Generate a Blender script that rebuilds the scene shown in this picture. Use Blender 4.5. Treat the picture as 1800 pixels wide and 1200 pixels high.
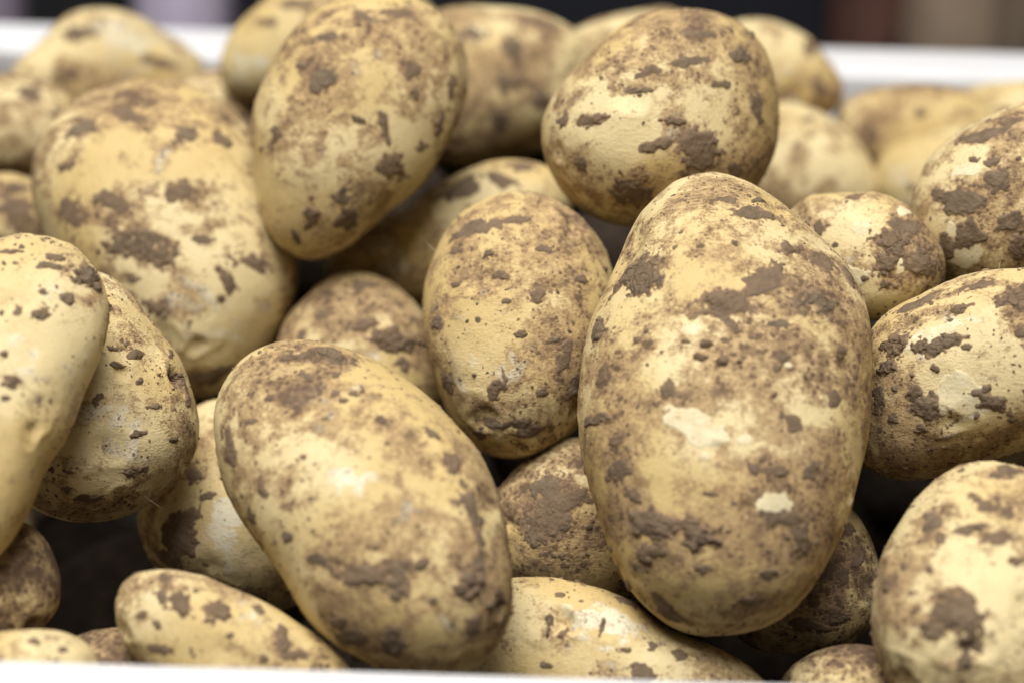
import bpy, math, random
import numpy as np
from mathutils import Matrix, Vector

# ------------------------------------------------------------------ camera, light, exposure
scene = bpy.context.scene
for o in list(bpy.data.objects): bpy.data.objects.remove(o)
COL = scene.collection
PITCH, ROLL = math.radians(25), math.radians(1.72)
cam_data = bpy.data.cameras.new('camera'); cam = bpy.data.objects.new('camera', cam_data); COL.objects.link(cam)
fw = Vector((0, math.cos(PITCH), -math.sin(PITCH))); r0 = Vector((1,0,0)); u0 = r0.cross(fw)
rt = r0*math.cos(ROLL) + u0*math.sin(ROLL); up = -r0*math.sin(ROLL) + u0*math.cos(ROLL)
m = Matrix((rt, up, -fw)).transposed().to_4x4(); m.translation = Vector((0,-.3006,.2065)); cam.matrix_world = m
cam_data.lens = 70; cam_data.sensor_width = 36; cam_data.clip_start = .02; cam_data.clip_end = 20
cam_data.dof.use_dof = True; cam_data.dof.focus_distance = .450; cam_data.dof.aperture_fstop = 6.2; cam_data.dof.aperture_blades = 9
scene.camera = cam

world = bpy.data.worlds.new('World'); scene.world = world; world.use_nodes = True
wb = world.node_tree.nodes['Background']; wb.inputs[0].default_value = (.93,.96,1,1); wb.inputs[1].default_value = .025
def area(name, loc, target, sx, sy, power, color):
    l = bpy.data.lights.new(name, 'AREA'); l.shape = 'RECTANGLE'; l.size = sx; l.size_y = sy; l.energy = power; l.color = color
    o = bpy.data.objects.new(name, l); COL.objects.link(o); o.location = loc
    o.rotation_euler = (Vector(target)-Vector(loc)).to_track_quat('-Z','Y').to_euler(); return o
area('overhead_light', (-.16,-.10,1.25), (0,.14,0), .95, .75, 33, (1,.98,.95))
vs = scene.view_settings; vs.view_transform = 'Standard'; vs.look = 'None'; vs.gamma = 1; vs.use_curve_mapping = False; vs.exposure = 0
scene.render.engine = 'CYCLES'
scene.cycles.max_bounces = 3; scene.cycles.diffuse_bounces = 2; scene.cycles.glossy_bounces = 2

# ------------------------------------------------------------------ shape functions
_rs = np.random.RandomState(11)
_PERM = np.concatenate([_rs.permutation(256)]*2).astype(np.int32)
_VAL = np.linspace(-1, 1, 256)[_rs.permutation(256)]
def vnoise(p, seed=0):
    fl = np.floor(p); f = p - fl
    i = fl.astype(np.int32) + np.array([seed*37, seed*91, seed*53], np.int32)
    f = f*f*f*(f*(f*6-15)+10)
    x, y, z = i[:,0] & 255, i[:,1] & 255, i[:,2] & 255
    x1, y1, z1 = (x+1) & 255, (y+1) & 255, (z+1) & 255
    a, b = _PERM[x], _PERM[x1]
    aa, ab, ba, bb = _PERM[a+y], _PERM[a+y1], _PERM[b+y], _PERM[b+y1]
    V = lambda h, zz: _VAL[_PERM[h+zz]]
    fx, fy, fz = f[:,0], f[:,1], f[:,2]
    def lz(h):
        v0 = V(h, z); return v0 + fz*(V(h, z1)-v0)
    p0 = lz(aa); p0 = p0 + fy*(lz(ab)-p0)
    p1 = lz(ba); p1 = p1 + fy*(lz(bb)-p1)
    return p0 + fx*(p1-p0)
def fbm(p, octaves=3, seed=0, gain=.5):
    a, s, t = 1., 0., 0.
    for k in range(octaves):
        s = s + a*vnoise(p*(2.03**k)+17.3*k, seed+k*7); t += a; a *= gain
    return s/t
class Shape:
    """A potato: a blunt ellipsoid (three half axes, turned) with its own uneven outline, lumps and eyes."""
    def __init__(s, d):
        s.A = np.array(d['ax']).reshape(3,3).T          # columns: half axes, local metres
        s.Ai = np.linalg.inv(s.A)
        Q = s.A[:2]@s.A[:2].T
        s.Qi = np.linalg.inv(Q)
        s.F = d['F']; s.seed = d['seed']; s.lump = d.get('lump', .018)
        s.size = np.linalg.norm(s.A, axis=0).mean()
        s.eyes = d.get('eyes', [])
    def surf(s, n):
        n = n/np.linalg.norm(n, axis=1)[:,None]
        q = 2.22
        n = n/((np.abs(n)**q).sum(1)**(1/q))[:,None]
        n = n*s.qn if hasattr(s,'qn') else n
        p = n@s.A.T
        x, y = p[:,0], p[:,1]
        rr = np.sqrt(np.maximum(s.Qi[0,0]*x*x + 2*s.Qi[0,1]*x*y + s.Qi[1,1]*y*y, 0))
        ph = np.arctan2(y, x)
        S = np.full(len(n), s.F[0])
        K = (len(s.F)-1)//2
        for k in range(1, K+1):
            S = S + s.F[2*k-1]*np.cos(k*ph) + s.F[2*k]*np.sin(k*ph)
        g = np.clip(rr, 0, 1); g = g*g*(3-2*g)
        sc = 1 + (S - 1)*np.where(True, g, g)
        p = p.copy(); p[:,0] *= sc; p[:,1] *= sc
        u = p/s.size
        l = s.lump*fbm(u*1.5 + s.seed*3.1, 2, s.seed) + .0045*fbm(u*6 + s.seed, 2, s.seed+5)
        p = p*(1+l)[:,None]
        for (ex, ey, ez, r, dep) in s.eyes:
            dv = p - np.array((ex,ey,ez)); d2 = (dv**2).sum(1)
            m = np.flatnonzero(d2 < (3.2*r)**2)
            if not len(m): continue
            dv = dv[m]; an = np.sin(dv@np.array([1.9,1.1,-1.4])/r + ex*900)*.22 + np.sin(dv@np.array([-.8,2.3,1.7])/r)*.16
            dd = np.sqrt(d2[m])/r*(1+an)
            k = -dep*np.exp(-dd*dd*1.6) + .3*dep*np.exp(-((dd-1.3)/.5)**2)
            p[m] *= (1 + k/s.size)[:,None]
        return p
    def dirs(s, p):
        return p@s.Ai.T
    def frame(s, n):
        """point and outward normal for directions n"""
        n = n/np.linalg.norm(n, axis=1)[:,None]
        t = np.where(np.abs(n[:,:1])<.8, np.array([[1.,0,0]]), np.array([[0,1.,0]]))
        a = np.cross(n, t); a /= np.linalg.norm(a,axis=1)[:,None]; b = np.cross(n, a)
        e = .012
        p = s.surf(n); 
        N = np.cross(s.surf(n+a*e)-s.surf(n-a*e), s.surf(n+b*e)-s.surf(n-b*e))
        N /= np.linalg.norm(N,axis=1)[:,None]
        N *= np.sign((N*p).sum(1))[:,None]
        return p, N
def cube_sphere(N):
    """unit cube sphere with shared vertices: points, quads"""
    idx = {}; pts = []; quads = []
    t = np.tan(np.linspace(-1,1,N+1)*np.pi/4)
    faces = []
    key = np.round(t*1e6).astype(np.int64)
    allp = []
    for ax in range(3):
        for sg in (-1,1):
            u, v = np.meshgrid(t, t, indexing='ij')
            P = np.zeros((N+1,N+1,3)); P[...,ax] = sg; P[...,(ax+1)%3] = u; P[...,(ax+2)%3] = v
            allp.append(P.reshape(-1,3))
            i = np.arange((N+1)*(N+1)).reshape(N+1,N+1) + len(faces)*(N+1)**2
            q = np.stack([i[:-1,:-1], i[1:,:-1], i[1:,1:], i[:-1,1:]], -1).reshape(-1,4)
            if sg < 0: q = q[:,::-1]
            faces.append(q)
    P = np.concatenate(allp); Fq = np.concatenate(faces)
    k = np.round(P*1e5).astype(np.int64)
    _, first, inv = np.unique(k, axis=0, return_index=True, return_inverse=True)
    P = P[first]; Fq = inv.reshape(-1)[Fq]
    return P/np.linalg.norm(P,axis=1)[:,None], Fq

POTATOES = [
{"label":"largest potato, upright and mud-patched with a cracked clod on its shoulder, right of centre","N":120,"ax":[0.001523,0.050058,-0.023976,-0.032648,0.000993,0.0,0.000395,0.01297,0.027104],"F":[0.9723,-0.0029,0.0327,0.0125,0.0029,-0.0026,0.0071,0.0151,0.0142,-0.0094,0.0046,-0.0113,-0.0085,0.0065,-0.0095,0.0018,0.0032],"seed":5,"lump":0.03,"eyes":[[-0.01964,0.03667,0.00183,0.00614,0.0013],[0.00327,0.01846,0.0242,0.00768,0.0008],[0.01567,0.02987,0.01275,0.0064,0.0007],[0.02543,0.00882,0.01892,0.00307,0.001],[-0.00153,-0.00907,0.03506,0.00205,0.0005],[-0.00711,0.05324,-0.01185,0.00395,0.00092],[-0.01347,0.02508,0.01775,0.00234,0.00054],[0.02654,-0.02286,0.01388,0.00181,0.00096],[0.01125,0.0439,-0.00044,0.00371,0.00067],[-0.01544,0.02196,-0.03291,0.00247,0.0005],[0.0264,-0.01745,0.0191,0.00287,0.0007],[0.03067,0.00428,-0.01349,0.00419,0.00093],[-0.00319,0.01939,0.02371,0.00329,0.00109],[-0.03234,-0.00087,0.00682,0.00218,0.00079],[0.00398,-0.02116,0.03702,0.00187,0.00062],[-0.01732,-0.04019,0.02383,0.00255,0.00115],[0.01863,0.00464,0.02594,0.00259,0.00075],[0.01862,-0.03725,0.0206,0.00211,0.00102]],"loc":[0.048,0.0974,0.0067],"rot":[0.99379,-0.03,-0.10711,-0.08215,0.45132,-0.88857,0.075,0.89186,0.44605],"dirt":-0.08,"patches":[[-0.0056,-0.00452,0.03338,0.00655,-0.00348,0.00211,-0.00156,-0.00294,0.00062,0.00012,"p"],[0.01048,-0.02082,0.03575,0.00378,-0.00067,-0.0013,-0.00042,-0.00239,0.00038,0.00012,"p"],[-0.00401,-0.01051,0.03523,0.00115,0.0,0.00021,0.0,-0.00077,0.00016,0.0001,"p"],[0.01325,0.0084,0.02703,0.0009,-0.0,-0.00032,0.0,-0.00064,0.00022,0.0001,"p"],[-0.007,0.01597,0.02505,0.00179,0.0,0.0004,0.0,-0.00102,0.00046,0.0001,"p"],[0.00428,-0.00708,0.03457,0.00154,-0.0,-0.00015,0.0,-0.0009,0.00026,0.0001,"p"],[-0.01867,0.0289,0.01091,0.0055,-0.00256,0.00773,-0.00323,-0.00693,0.00185,0.0015,"c"],[-0.00139,0.02136,0.02257,0.0067,0.00143,0.00043,0.00082,-0.00387,0.00054,0.0011,"m"],[0.00944,0.02731,0.01764,0.00597,0.00105,-0.00331,0.0005,-0.00286,0.00233,0.0008,"m"],[0.01947,0.0227,0.01707,0.00763,-0.00053,-0.004,-0.00024,-0.00342,0.00251,0.0011,"c"],[0.01402,0.03469,0.00895,0.00382,-0.00102,-0.00194,-0.00041,-0.00153,0.00171,0.0011,"m"],[0.02234,0.0313,0.00575,0.0043,-0.00201,-0.00096,-0.00089,-0.00191,0.00284,0.0009,"m"],[0.0271,0.02845,0.00294,0.00097,0.00045,-0.0023,0.00119,-0.00255,0.00147,0.0016,"b"],[-0.02783,0.01627,0.01095,0.00157,-0.00057,0.00338,-0.00117,-0.00322,0.00056,0.0015,"c"],[-0.00371,0.01301,0.0268,0.00126,0.00022,-7e-05,0.00016,-0.00088,0.00035,0.002,"b"],[-0.0051,0.01031,0.02789,0.00166,-0.00014,0.00031,-8e-05,-0.00089,0.00048,0.002,"b"],[-0.0004,0.00934,0.02886,0.00128,0.0,4e-05,0.0,-0.00128,0.00064,0.0024,"b"],[0.00302,0.00919,0.02895,0.00064,-0.0,-2e-05,0.0,-0.00051,0.00025,0.0014,"b"],[0.01201,0.01011,0.02682,0.00184,-0.00016,-0.00052,-9e-05,-0.00105,0.00048,0.0008,"m"],[0.01085,0.00763,0.02814,0.00119,-0.0,-0.00039,0.0,-0.00079,0.0003,0.0007,"m"],[-0.01159,0.00303,0.02975,0.00228,-0.00132,0.0012,-0.00105,-0.00183,0.00032,0.0007,"m"],[0.00772,-0.01329,0.03543,0.00458,-0.00123,-0.00078,-0.00068,-0.00255,0.00064,0.001,"m"],[0.01821,-0.01351,0.0307,0.00237,-0.0,-0.00162,0.0,-0.00237,0.00025,0.0006,"m"],[-0.00569,-0.02803,0.03695,0.00475,0.0,0.0008,0.0,-0.00435,6e-05,0.0022,"c"],[-0.01611,-0.02535,0.03307,0.00597,-0.00105,0.00343,-0.00078,-0.00441,-0.00039,0.0015,"m"],[-0.01614,-0.03132,0.0322,0.00458,0.00123,0.00325,0.00061,-0.00229,-8e-05,0.0011,"m"],[-0.01919,-0.01994,0.03067,0.00173,0.00063,0.00125,0.00099,-0.00272,0.00087,0.0008,"m"],[0.0112,-0.02342,0.03561,0.00851,-0.00181,-0.00309,-0.00038,-0.0018,0.00021,0.0007,"m"],[0.01632,-0.02869,0.03206,0.00205,0.00119,-0.0015,0.00171,-0.00297,-0.00174,0.0009,"m"],[-0.00508,-0.03477,0.03604,0.00182,-0.00032,0.00022,-0.00021,-0.00117,-0.00033,0.0009,"m"],[0.00897,-0.03517,0.03483,0.00211,-0.0,-0.00065,-0.0,-0.00132,-0.00043,0.0009,"m"],[0.0044,-0.04083,0.03289,0.00356,0.00096,2e-05,0.00038,-0.0014,-0.00104,0.0007,"m"],[-0.01259,-0.04386,0.02468,0.00358,-0.00167,-0.00105,-0.00061,-0.00131,-0.00316,0.0007,"m"],[-0.02227,-0.03724,0.0082,0.00127,-0.00034,0.00198,-0.00136,-0.00509,-0.0097,0.0006,"m"],[-0.02221,-0.01373,0.0279,0.00216,-0.00151,0.00202,-0.00257,-0.00367,-0.00212,0.0006,"m"],[-0.02178,-0.00649,0.02745,0.00358,0.00167,0.00268,0.00056,-0.00119,0.00075,0.0006,"m"],[-0.02832,-0.00314,0.01891,0.0028,0.00075,0.00541,0.00034,-0.00127,0.00106,0.0009,"m"],[0.01433,-0.00329,0.03068,0.00297,-0.00171,-0.00085,-0.00079,-0.00137,0.00076,0.0005,"m"],[0.00646,0.04246,0.00577,0.006,-0.00084,-0.00258,-0.00022,-0.00157,0.0017,0.0006,"m"],[0.00029,0.04554,0.00464,0.00289,-0.00025,-0.00054,-7e-05,-0.00079,0.00096,0.0007,"m"],[0.00767,0.04597,0.00033,0.00158,-0.0,-0.00148,0.0,-0.00079,0.00133,0.0007,"m"],[0.00203,0.01078,0.0281,0.00064,-0.0,-0.0,0.0,-0.00038,0.00022,0.0007,"b"],[-0.00833,0.0137,0.02578,0.00132,0.0,0.00046,0.0,-0.00066,0.00022,0.0006,"m"],[-0.01861,0.01409,0.02165,0.00102,0.0,0.00056,0.0,-0.00077,0.00043,0.0007,"b"],[-0.01604,0.01364,0.02306,0.0013,-0.00023,0.00063,-0.00011,-0.00065,0.0003,0.0006,"m"],[-0.00279,-0.01832,0.03659,0.00158,0.0,0.00022,0.0,-0.00079,0.0001,0.0005,"m"],[0.00187,-0.02022,0.03712,0.00079,0.0,0.0001,0.0,-0.00066,6e-05,0.0006,"m"],[-0.0052,0.03418,0.01481,0.00102,0.0,0.00013,0.0,-0.00064,0.00047,0.0008,"b"],[0.00185,0.01637,0.02499,0.00259,-0.00181,0.00098,-0.00076,-0.00108,0.00073,0.0006,"m"],[0.02477,0.01111,0.01849,0.00105,-0.0,-0.00104,-0.0,-0.00185,-0.00023,0.0005,"m"],[0.01152,0.0172,0.02308,0.00264,-0.0,-0.00047,0.0,-0.00132,0.00068,0.0004,"m"],[-0.02618,0.00656,0.01858,0.00124,-0.00045,0.00178,-0.0009,-0.00248,-0.00017,0.0004,"m"],[0.0228,0.00144,0.02397,0.00132,-0.0,-0.00107,0.0,-0.00237,0.00056,0.0004,"m"]],"blobs":[[-0.00687,-0.00446,0.03317,0.00802,-0.00292,0.00199,-0.00151,-0.00415,0.00085,-0.7],[0.01048,-0.02082,0.03575,0.00412,-0.0,-0.00149,0.0,-0.00265,0.00025,-0.7],[-0.00931,-0.01431,0.03486,0.01304,-0.0023,0.00345,-0.00128,-0.00725,0.00088,-0.5],[-0.00526,0.02832,0.01878,0.01173,0.00103,0.00103,0.00033,-0.00381,0.00238,-0.7],[0.00313,-0.01032,0.03545,0.00883,-0.0,-0.00037,0.0,-0.00589,0.00128,-0.5],[0.0022,0.04643,0.00308,0.01766,-0.0,-0.00529,0.0,-0.00662,0.00829,0.55],[0.01739,0.00727,0.0257,0.01619,-0.0,-0.00838,0.0,-0.01619,0.00295,0.5],[-0.01841,0.00613,0.02521,0.0103,0.0,0.00634,0.0,-0.00883,0.00355,0.15],[-0.02575,-0.00813,0.0237,0.00589,0.0,0.00726,0.0,-0.01619,0.0017,0.45],[0.00754,-0.02881,0.03662,0.01766,-0.0,-0.00327,-0.0,-0.00736,-0.00054,0.55],[-0.01248,-0.03997,0.02968,0.01177,0.0,0.0082,-0.0,-0.00589,-0.00515,-0.15],[0.02072,-0.01041,0.0283,0.00883,-0.0,-0.00729,0.0,-0.01766,0.00263,0.4],[0.01532,0.02592,0.01625,0.01766,-0.0,-0.00748,0.0,-0.00883,0.00795,0.45],[-0.00416,0.0185,0.02351,0.00736,-0.0,-0.00207,0.0,-0.00441,0.00275,-0.3],[0.022,-0.02594,0.02478,0.00589,-0.0,-0.01073,-0.0,-0.01177,-0.00463,0.3]]},
{"label":"long pale potato with crumbly soil on its top end, leaning at front centre","N":110,"ax":[-0.023858,0.031772,-0.021762,-0.020172,-0.015148,0.0,-0.006913,0.009206,0.021019],"F":[0.9738,0.0055,0.0335,0.0004,0.0135,0.001,0.0337,-0.0057,-0.0023,-0.0055,0.0037,0.0053,0.0091],"seed":18,"lump":0.03,"eyes":[[-0.00508,-0.01228,0.02645,0.00368,0.0008],[-0.025,0.02428,0.00298,0.00172,0.0006],[-0.01472,0.03235,-0.02512,0.00269,0.0003],[0.02916,-0.00813,0.01558,0.00379,0.00042],[0.01959,0.01713,-0.00444,0.00391,0.00071],[0.02432,0.00097,0.02041,0.00383,0.00081],[0.02699,-0.02038,0.02553,0.00202,0.00073],[-0.03096,0.0055,-0.00905,0.00302,0.001],[0.00479,0.0115,-0.02742,0.00324,0.00035],[0.01404,0.00867,0.02213,0.00273,0.00056],[0.00215,-0.0313,0.0004,0.00376,0.0006],[0.00915,-0.03507,0.01179,0.00337,0.00095],[0.01019,0.0143,0.01909,0.00288,0.00069],[-0.00131,0.01862,0.01643,0.00218,0.00084],[0.02071,-0.03217,0.02047,0.00335,0.00073]],"loc":[-0.03,0.0706,-0.0067],"rot":[0.9971,-0.02991,0.06995,0.07557,0.49606,-0.86499,-0.00883,0.86777,0.49688],"dirt":-0.06,"patches":[[-0.01025,0.03263,0.0001,0.00618,-0.00131,0.00236,-0.00053,-0.00247,0.00411,0.002,"c"],[-0.01616,0.03191,0.00011,0.00428,0.00037,0.00111,7e-05,-0.00075,0.00108,0.0014,"c"],[-0.01253,0.02733,0.00694,0.00206,-0.00096,0.00143,-0.00048,-0.00103,0.00087,0.0009,"m"],[0.00308,0.01767,0.01742,0.00186,-0.0013,0.00102,-0.00065,-0.00093,0.00085,0.0014,"m"],[-0.02033,0.02278,0.00739,0.00152,0.0,0.00095,0.0,-0.00076,0.00057,0.0009,"m"],[-0.00037,-0.01332,0.02884,0.00782,0.00041,0.0034,0.00016,-0.00303,0.00019,0.001,"m"],[0.00655,-0.01463,0.03064,0.00354,0.0,0.00054,0.0,-0.0048,0.00022,0.0013,"m"],[0.02183,-0.01614,0.02996,0.00354,-0.0,-0.00129,0.0,-0.00354,0.00027,0.0026,"c"],[0.01148,-0.01151,0.03081,0.00202,0.00073,8e-05,0.00048,-0.00131,0.00012,0.0011,"m"],[0.00561,-0.0281,0.02556,0.00253,0.0,0.0011,-0.0,-0.00253,-0.00207,0.0012,"m"],[0.02188,-0.0239,0.02849,0.00152,-0.0,-0.00059,-0.0,-0.00215,-0.00082,0.0009,"m"],[-0.00331,-0.02701,0.02064,0.004,-0.00056,0.00313,-0.00025,-0.00175,-0.00262,0.0007,"m"],[0.00514,-0.02539,0.02745,0.00152,0.0,0.00056,-0.0,-0.00126,-0.00068,0.0009,"m"],[0.01719,0.00913,0.02049,0.00252,-0.00211,0.00044,-0.00114,-0.00135,0.00186,0.0007,"m"],[0.02059,0.00094,0.02435,0.0016,0.00075,-0.00138,0.00214,-0.00458,0.00127,0.0006,"m"],[0.02313,-0.00444,0.02516,0.00146,0.00039,-0.00149,0.00098,-0.00366,0.00115,0.0006,"m"],[-0.02906,0.012,0.00409,0.00122,0.00033,0.00191,0.00118,-0.00439,0.00215,0.0006,"m"],[-0.03091,0.01582,9e-05,0.0006,0.0,0.00125,0.0,-0.00202,0.00044,0.0008,"m"],[0.01334,0.01481,0.0173,0.00155,-0.0013,0.00064,-0.00065,-0.00077,0.00081,0.0006,"m"],[-0.00579,-0.02343,0.02217,0.00227,0.0,0.00224,-0.0,-0.00126,-0.00108,0.0005,"m"],[-0.00253,0.02372,0.01207,0.00126,-0.0,-6e-05,0.0,-0.00076,0.00076,0.0008,"m"],[-0.00687,0.02381,0.01167,0.00114,0.0,0.00021,0.0,-0.00088,0.00082,0.0009,"m"],[-0.00683,0.02777,0.00737,0.00086,0.0,4e-05,0.0,-0.00061,0.00079,0.0009,"b"],[-0.00501,0.02237,0.01318,0.0011,0.0,0.00012,0.0,-0.00061,0.0005,0.001,"b"],[-0.01494,0.02232,0.01039,0.00177,0.0,0.00072,0.0,-0.00101,0.00072,0.0005,"m"],[-0.02461,0.01802,0.00747,0.00152,0.0,0.00133,0.0,-0.00088,0.0005,0.0005,"m"],[-0.01679,-0.00571,0.0173,0.00119,0.00043,0.00148,0.00086,-0.00237,0.00034,0.0005,"m"],[-0.01005,-0.0107,0.02345,0.00253,0.0,0.00214,-0.0,-0.00114,-5e-05,0.0005,"m"],[0.00176,-0.00796,0.029,0.00114,0.0,0.00031,0.0,-0.00076,0.00013,0.0005,"m"],[-0.02163,0.00353,0.01365,0.00103,0.00048,0.00106,0.00107,-0.00229,0.00116,0.0005,"m"],[0.01309,-0.01912,0.03112,0.00126,0.0,5e-05,-0.0,-0.00101,-5e-05,0.0005,"m"],[-0.02443,-0.00162,0.00839,0.00088,0.00041,0.002,0.00096,-0.00206,0.00028,0.0005,"m"],[0.02354,-0.01063,0.0276,0.00177,-0.0,-0.00121,0.0,-0.00253,0.00105,0.0004,"m"]],"blobs":[[-0.00291,0.00474,0.0238,0.00635,0.0,0.0018,0.0,-0.00508,0.00211,-0.8],[-0.00666,0.02019,0.01457,0.01193,-0.00434,0.00558,-0.00193,-0.0053,0.00325,-0.6],[0.00863,-0.00099,0.02802,0.0141,0.0,0.00039,0.0,-0.00846,0.00349,-0.5],[-0.02582,0.01553,0.00754,0.00663,0.00241,0.0062,0.00531,-0.01458,0.01133,0.6],[0.02134,0.00118,0.02373,0.00663,0.00241,-0.00593,0.00579,-0.0159,0.00516,0.6],[0.0008,-0.01356,0.02929,0.01974,0.0,0.00679,0.0,-0.00479,0.00018,0.5],[-0.01679,-0.001,0.01817,0.00846,0.0,0.00659,-0.0,-0.00846,-0.00026,0.4],[0.00638,-0.02228,0.02937,0.01692,0.0,0.00534,-0.0,-0.00508,-0.00184,-0.4],[-0.01513,0.03217,0.00011,0.01128,0.0,0.00356,0.0,-0.00423,0.00615,0.4]]},
{"label":"smooth pale yellow potato leaning between the largest potato and the front centre one","N":90,"ax":[0.000931,0.032025,-0.011275,-0.023567,0.000685,0.0,0.000216,0.007432,0.021128],"F":[0.9782,0.0007,0.0195,0.0008,0.0021,-0.0037,0.0231,0.017,-0.0014,-0.008,0.0029,-0.0036,0.0028],"seed":31,"lump":0.03,"eyes":[[0.01199,0.02014,0.01239,0.00223,0.0008],[0.01371,-0.01996,0.01561,0.00252,0.001],[0.02282,0.0135,-0.00186,0.00339,0.00041],[0.01301,0.0257,0.00556,0.00407,0.00102],[0.01548,0.02526,-0.0096,0.00317,0.00042],[-0.00969,0.01127,0.0178,0.00403,0.00074],[0.01061,-0.02441,-0.00789,0.00223,0.00101],[-0.01003,0.0297,-0.00248,0.00317,0.0006],[0.01085,0.01617,0.01542,0.00279,0.00049],[-0.0004,0.00913,-0.02449,0.0039,0.00067],[0.01184,0.02276,0.01019,0.00232,0.00105],[0.02108,0.00694,0.01084,0.00184,0.00082],[-0.00775,-0.02176,0.02082,0.00335,0.00099],[0.00035,-0.02958,0.01614,0.0032,0.00081]],"loc":[0.0015,0.1443,0.0041],"rot":[0.99954,-0.03001,-0.00308,0.00962,0.41401,-0.91022,0.0286,0.90978,0.41411],"dirt":-0.08,"patches":[[-0.00671,0.01636,0.016,0.00184,0.00032,0.0002,0.0002,-0.00113,0.00075,0.0016,"c"],[-0.00402,0.01121,0.01912,0.00258,-0.00023,0.00072,-9e-05,-0.001,0.00041,0.001,"m"],[0.00456,0.00675,0.02066,0.00316,-0.0,-0.00031,0.0,-0.00201,0.00052,0.0008,"m"],[0.01439,0.01034,0.01649,0.00216,-0.00079,-0.00113,-0.00039,-0.00108,0.00073,0.001,"m"],[-0.01971,-0.00041,0.01442,0.00201,0.0,0.00287,0.0,-0.00173,0.00025,0.0008,"m"],[-0.01711,-0.01418,0.01439,0.00173,0.0,0.00274,-0.0,-0.00288,-0.00158,0.0007,"m"],[-0.00524,-0.01521,0.02363,0.00189,-0.00069,0.00022,-0.00108,-0.00297,-0.00073,0.0008,"m"],[-0.01123,0.023,0.00945,0.00649,0.00236,0.00216,0.00059,-0.00162,0.00199,0.0005,"m"],[-0.00158,0.02461,0.01135,0.00516,0.00045,-0.00011,0.0001,-0.00115,0.0009,0.0005,"m"],[0.00858,-0.00418,0.02263,0.00173,-0.0,-0.00041,0.0,-0.00101,0.00014,0.0007,"m"],[0.0004,-0.0025,0.02352,0.00187,-0.0,-9e-05,0.0,-0.00115,0.00023,0.0008,"m"],[-0.00419,-0.02407,0.0208,0.00659,-0.00058,0.00187,-0.00013,-0.00143,-0.00066,0.0006,"m"],[0.01048,-0.00954,0.0223,0.00195,-0.00052,-0.0008,-0.00171,-0.00639,0.00072,0.0006,"m"],[-0.00967,-0.02649,0.01614,0.00312,-0.00055,0.00308,-0.0002,-0.00113,-0.00182,0.0006,"m"],[0.00241,-0.02578,0.01988,0.00417,0.00112,-0.00022,0.00037,-0.00139,-0.00098,0.0006,"m"],[0.01323,-0.01633,0.019,0.00135,-0.00049,-0.00123,-0.00148,-0.00405,0.0006,0.0005,"m"],[0.00659,0.01735,0.01593,0.00227,-0.0004,-5e-05,-0.0002,-0.00113,0.00069,0.0007,"m"],[-0.01571,0.0092,0.01556,0.00144,0.0,0.00122,0.0,-0.00086,0.00043,0.0006,"m"],[-0.0028,0.00511,0.02178,0.00126,0.0,7e-05,0.0,-0.0007,0.00021,0.0006,"b"],[-0.0153,0.01735,0.01087,0.00174,0.00101,0.00089,0.00058,-0.001,0.00123,0.0005,"m"],[0.0057,-0.01618,0.0234,0.00144,-0.0,-0.00037,-0.0,-0.00115,-0.00026,0.0005,"m"],[-0.00957,0.00085,0.02143,0.00084,0.0,0.00029,0.0,-0.0007,0.00014,0.0007,"b"]],"blobs":[[-0.00683,-0.00968,0.02362,0.01124,0.0,0.00271,0.0,-0.01124,0.00041,-0.8],[-0.01221,0.00365,0.01967,0.00803,0.0,0.00358,0.0,-0.00964,0.00242,-0.3],[0.00257,0.02554,0.01049,0.01445,-0.0,-0.00165,0.0,-0.00642,0.00581,0.5],[0.01184,-0.00433,0.02141,0.00803,-0.0,-0.00428,0.0,-0.01927,0.00168,0.5],[-0.0044,-0.02588,0.01964,0.01445,0.0,0.004,-0.0,-0.00482,-0.00253,0.3],[-0.00158,0.01184,0.01889,0.00964,0.0,0.0004,0.0,-0.00482,0.00224,0.3]]},
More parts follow.
